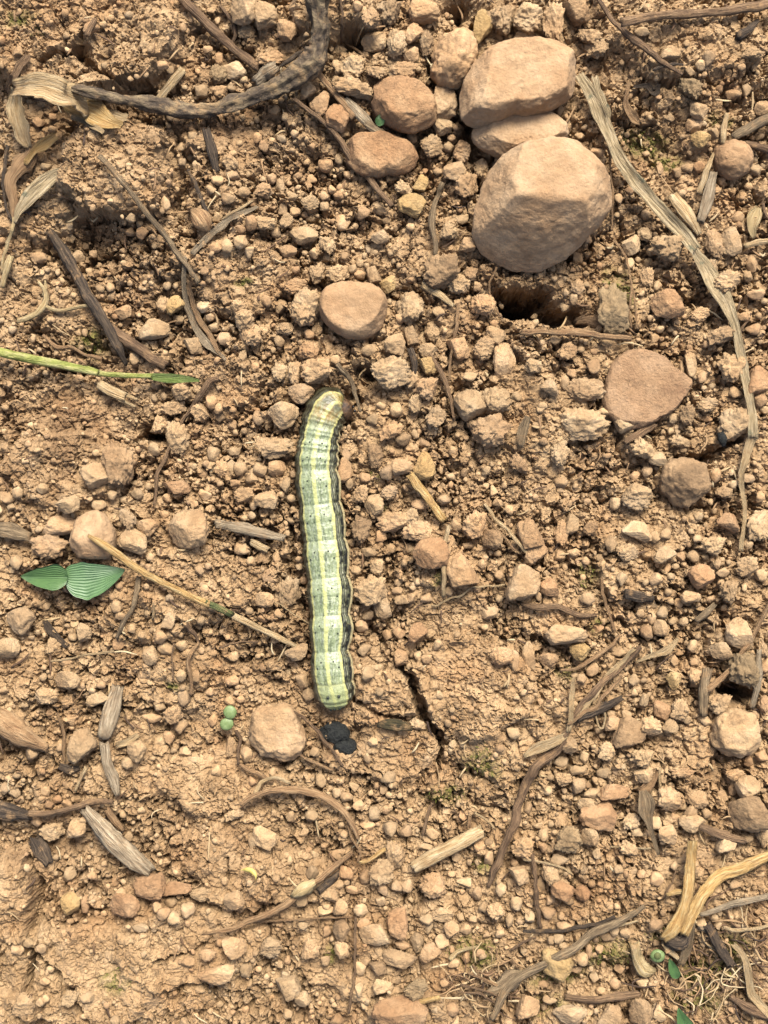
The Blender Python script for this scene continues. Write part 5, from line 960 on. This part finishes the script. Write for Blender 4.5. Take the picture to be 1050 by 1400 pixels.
# ------------------------------------------------------------------ loose grains too many to count, and the finest litter
rg = np.random.default_rng(5)
CAKEY = lambda x, y: sample(cake, x, y)
grains = [(x, y, a, b, 1) for x, y, a, b, fl in SMALL]
for x, y, a, b, _ in grains: disc(x, y, math.sqrt(a * b) * .9)
def throw(n, r0, r1, tol):
    X = rg.uniform(-240, 1290, n); Y = rg.uniform(-240, 1640, n); R = r0 + (r1 - r0) * rg.random(n) ** 1.8
    inn = (X > -40) & (X < 1090) & (Y > -40) & (Y < 1440)
    prob = .80 * (sample(HOLE, X, Y) < .55) * (1 - .84 * sample(cake, X, Y)) * np.clip(.72 + 1.1 * fbm2(X, Y, 70, 3, 123), .10, 1) * np.where(inn, 1, .5)
    ok = rg.random(n) < prob
    for x, y, r in zip(X[ok], Y[ok], R[ok]):
        if disc(x, y, r, True) <= tol: disc(x, y, r * .86); grains.append((x, y, r * rg.uniform(.85, 1.2), r * rg.uniform(.85, 1.2), 0))
throw(2600, 6, 9.5, .05); throw(7000, 4, 6.5, .05); throw(16000, 2.6, 4.2, .08); throw(22000, 1.7, 2.8, .1)
cand = np.argwhere((SLOPE > 1.3) & (GX > 0) & (GX < 1050) & (GY > 0) & (GY < 1400) & (cake + HOLE > .05))
for j_, i_ in cand[rg.choice(len(cand), 900, replace=False)]:
    x, y = AX[i_] + rg.uniform(-2, 2), AY[j_] + rg.uniform(-2, 2); r = rg.uniform(2.2, 5.2)
    if sample(bed, x, y) < .3: grains.insert(len(SMALL), (x, y, r * rg.uniform(.8, 1.2), r, 2))
def grain_mesh(lst, sub, seed):
    vars_ = [blob(sub, seed + i * 7, .22, 5) for i in range(14)]; n = len(lst); nv, nf = len(vars_[0][0]), len(vars_[0][1])
    Vv = np.empty((n, nv, 3)); Ff = np.empty((n, nf, 3), np.int64); r_ = np.random.default_rng(seed)
    for i, (x, y, a, b, tr) in enumerate(lst):
        v, f = vars_[i % 14]; v = v @ rot(r_).T; rz = min(a, b) * r_.uniform(.75, 1)
        z = float(smoothz(x, y)); zf_ = float(sample(h, x, y)); z = (max(z * .35 + zf_ * .65, z - 9) if zf_ > z - 16 and tr < 2 else zf_ - rz * .3) + rz * .62
        Vv[i] = v * np.array([a, b, rz]) + W(x, y, z); Ff[i] = f + i * nv
    return Vv.reshape(-1, 3), Ff.reshape(-1, 3)
big = [g for g in grains if max(g[2], g[3]) > 6.6]; sml = [g for g in grains if max(g[2], g[3]) <= 6.6]
sml = sml[:8600]
va, fa = grain_mesh(big, 3, 900); vb, fb = grain_mesh(sml, 2, 950)
g_ = link('gravel', me_fast('gravel', np.vstack([va, vb]), np.vstack([fa, fb + len(va)]), M['grain'])); g_['kind'] = 'stuff'; g_['label'] = 'fine loose grains and crumbs of tan soil'
# litter: short plant crumbs
vl, fl_, ul = [], [], []; o_ = 0
for i in range(620):
    x, y = rg.uniform(-60, 1110), rg.uniform(-60, 1460); L = rg.uniform(5, 22) * (1 if rg.random() < .8 else 1.8); an = rg.uniform(0, math.pi * 2)
    if cdist[np.searchsorted(AY, y) - 1, np.searchsorted(AX, x) - 1] < 45: continue
    pts = [(x, y, rg.uniform(1., 3.)), (x + L / 2 * math.cos(an) + rg.normal(0, 1.5), y + L / 2 * math.sin(an) + rg.normal(0, 1.5), rg.uniform(1.5, 4)), (x + L * math.cos(an), y + L * math.sin(an), 1.4)]
    P_, w_, s_ = lay(pts, .6, 0, 3, .6, i + 3, 4., False); v, f, uv = tube(P_, w_, s_, .5, 6, .2, i, 'cut')
    vl.append(v); fl_ += [tuple(q_ + o_ for q_ in t) for t in f]; ul.append(uv); o_ += len(v)
for i in range(190):                                  # dead strands matted in the lower right corner and by the grey bark lump
    big = i < 120
    x, y = (rg.normal(985, 46), rg.normal(1335, 42)) if big else (rg.normal(668, 26), rg.normal(1345, 18)); L = rg.uniform(16, 52) * (1 if big else .7); an = rg.uniform(0, math.pi * 2); bn = rg.normal(0, .5)
    pts = [(x, y, rg.uniform(1.2, 3)), (x + L / 2 * math.cos(an), y + L / 2 * math.sin(an), rg.uniform(1.4, 3.4)), (x + L * math.cos(an + bn), y + L * math.sin(an + bn), 1.2)]
    P_, w_, s_ = lay(pts, .6, 0, rg.uniform(2, 9), 1.5, i + 703, 4., False); v, f, uv = tube(P_, w_, s_, .5, 6, .2, i, 'cut')
    vl.append(v); fl_ += [tuple(q_ + o_ for q_ in t) for t in f]; ul.append(uv); o_ += len(v)
def litter_mat():
    k = NT('plant_crumbs'); geo = k.n('NewGeometry')
    c = k.ramp(geo.outputs['Random Per Island'], [(0, C(70, 54, 42)), (.3, C(122, 92, 64)), (.55, C(176, 140, 98)), (.8, C(206, 176, 128)), (1, C(226, 204, 160))])
    k.l(k.mix(1., c, k.ramp(k.noise(geo.outputs['Position'], 900, 3, .6), [(.3, g1(.7)), (.7, g1(1.1))]), 'MULTIPLY'), k.b.inputs['Base Color']); k.b.inputs['Roughness'].default_value = .8; return k.m
M['litter'] = litter_mat()
lt = link('plant_litter', me_from('plant_litter', np.vstack(vl), fl_, M['litter'], np.vstack(ul))); lt['kind'] = 'stuff'; lt['label'] = 'scattered crumbs of dry plant litter'
# moss: short upright blades
vm, fm = [], []; o_ = 0
for cx_, cy_, rx, ry in MOSS:
    for _ in range(int(rx * ry * .22)):
        a = rg.uniform(0, 2 * math.pi); r = math.sqrt(rg.random()) * rg.uniform(.6, 1.15); x = cx_ + rx * r * math.cos(a); y = cy_ + ry * r * math.sin(a)
        if vn2(np.array([x / 13.]), np.array([y / 13.]), 4)[0] < -.15: continue
        z = float(sample(h, x, y)); b = W(x, y, z - .5); L = rg.uniform(2, 6); t = b + np.array([rg.normal(0, .7) * L * .8, rg.normal(0, .7) * L * .8, L * rg.uniform(.4, 1)])
        sv = np.cross(t - b, rg.normal(size=3)); sv = sv / (np.linalg.norm(sv) + 1e-6) * rg.uniform(.5, 1.0); md = (b + t) / 2
        vm += [b - sv * .6, b + sv * .6, md + sv, md - sv, t]; fm += [(o_, o_ + 1, o_ + 2, o_ + 3), (o_ + 3, o_ + 2, o_ + 4)]; o_ += 5
ms = link('moss', me_from('moss', np.array(vm), fm, M['moss'], smooth=False)); ms['kind'] = 'stuff'; ms['label'] = 'thin olive moss in the soil hollows'
for o in bpy.data.objects:
    if '_o' in o: del o['_o']
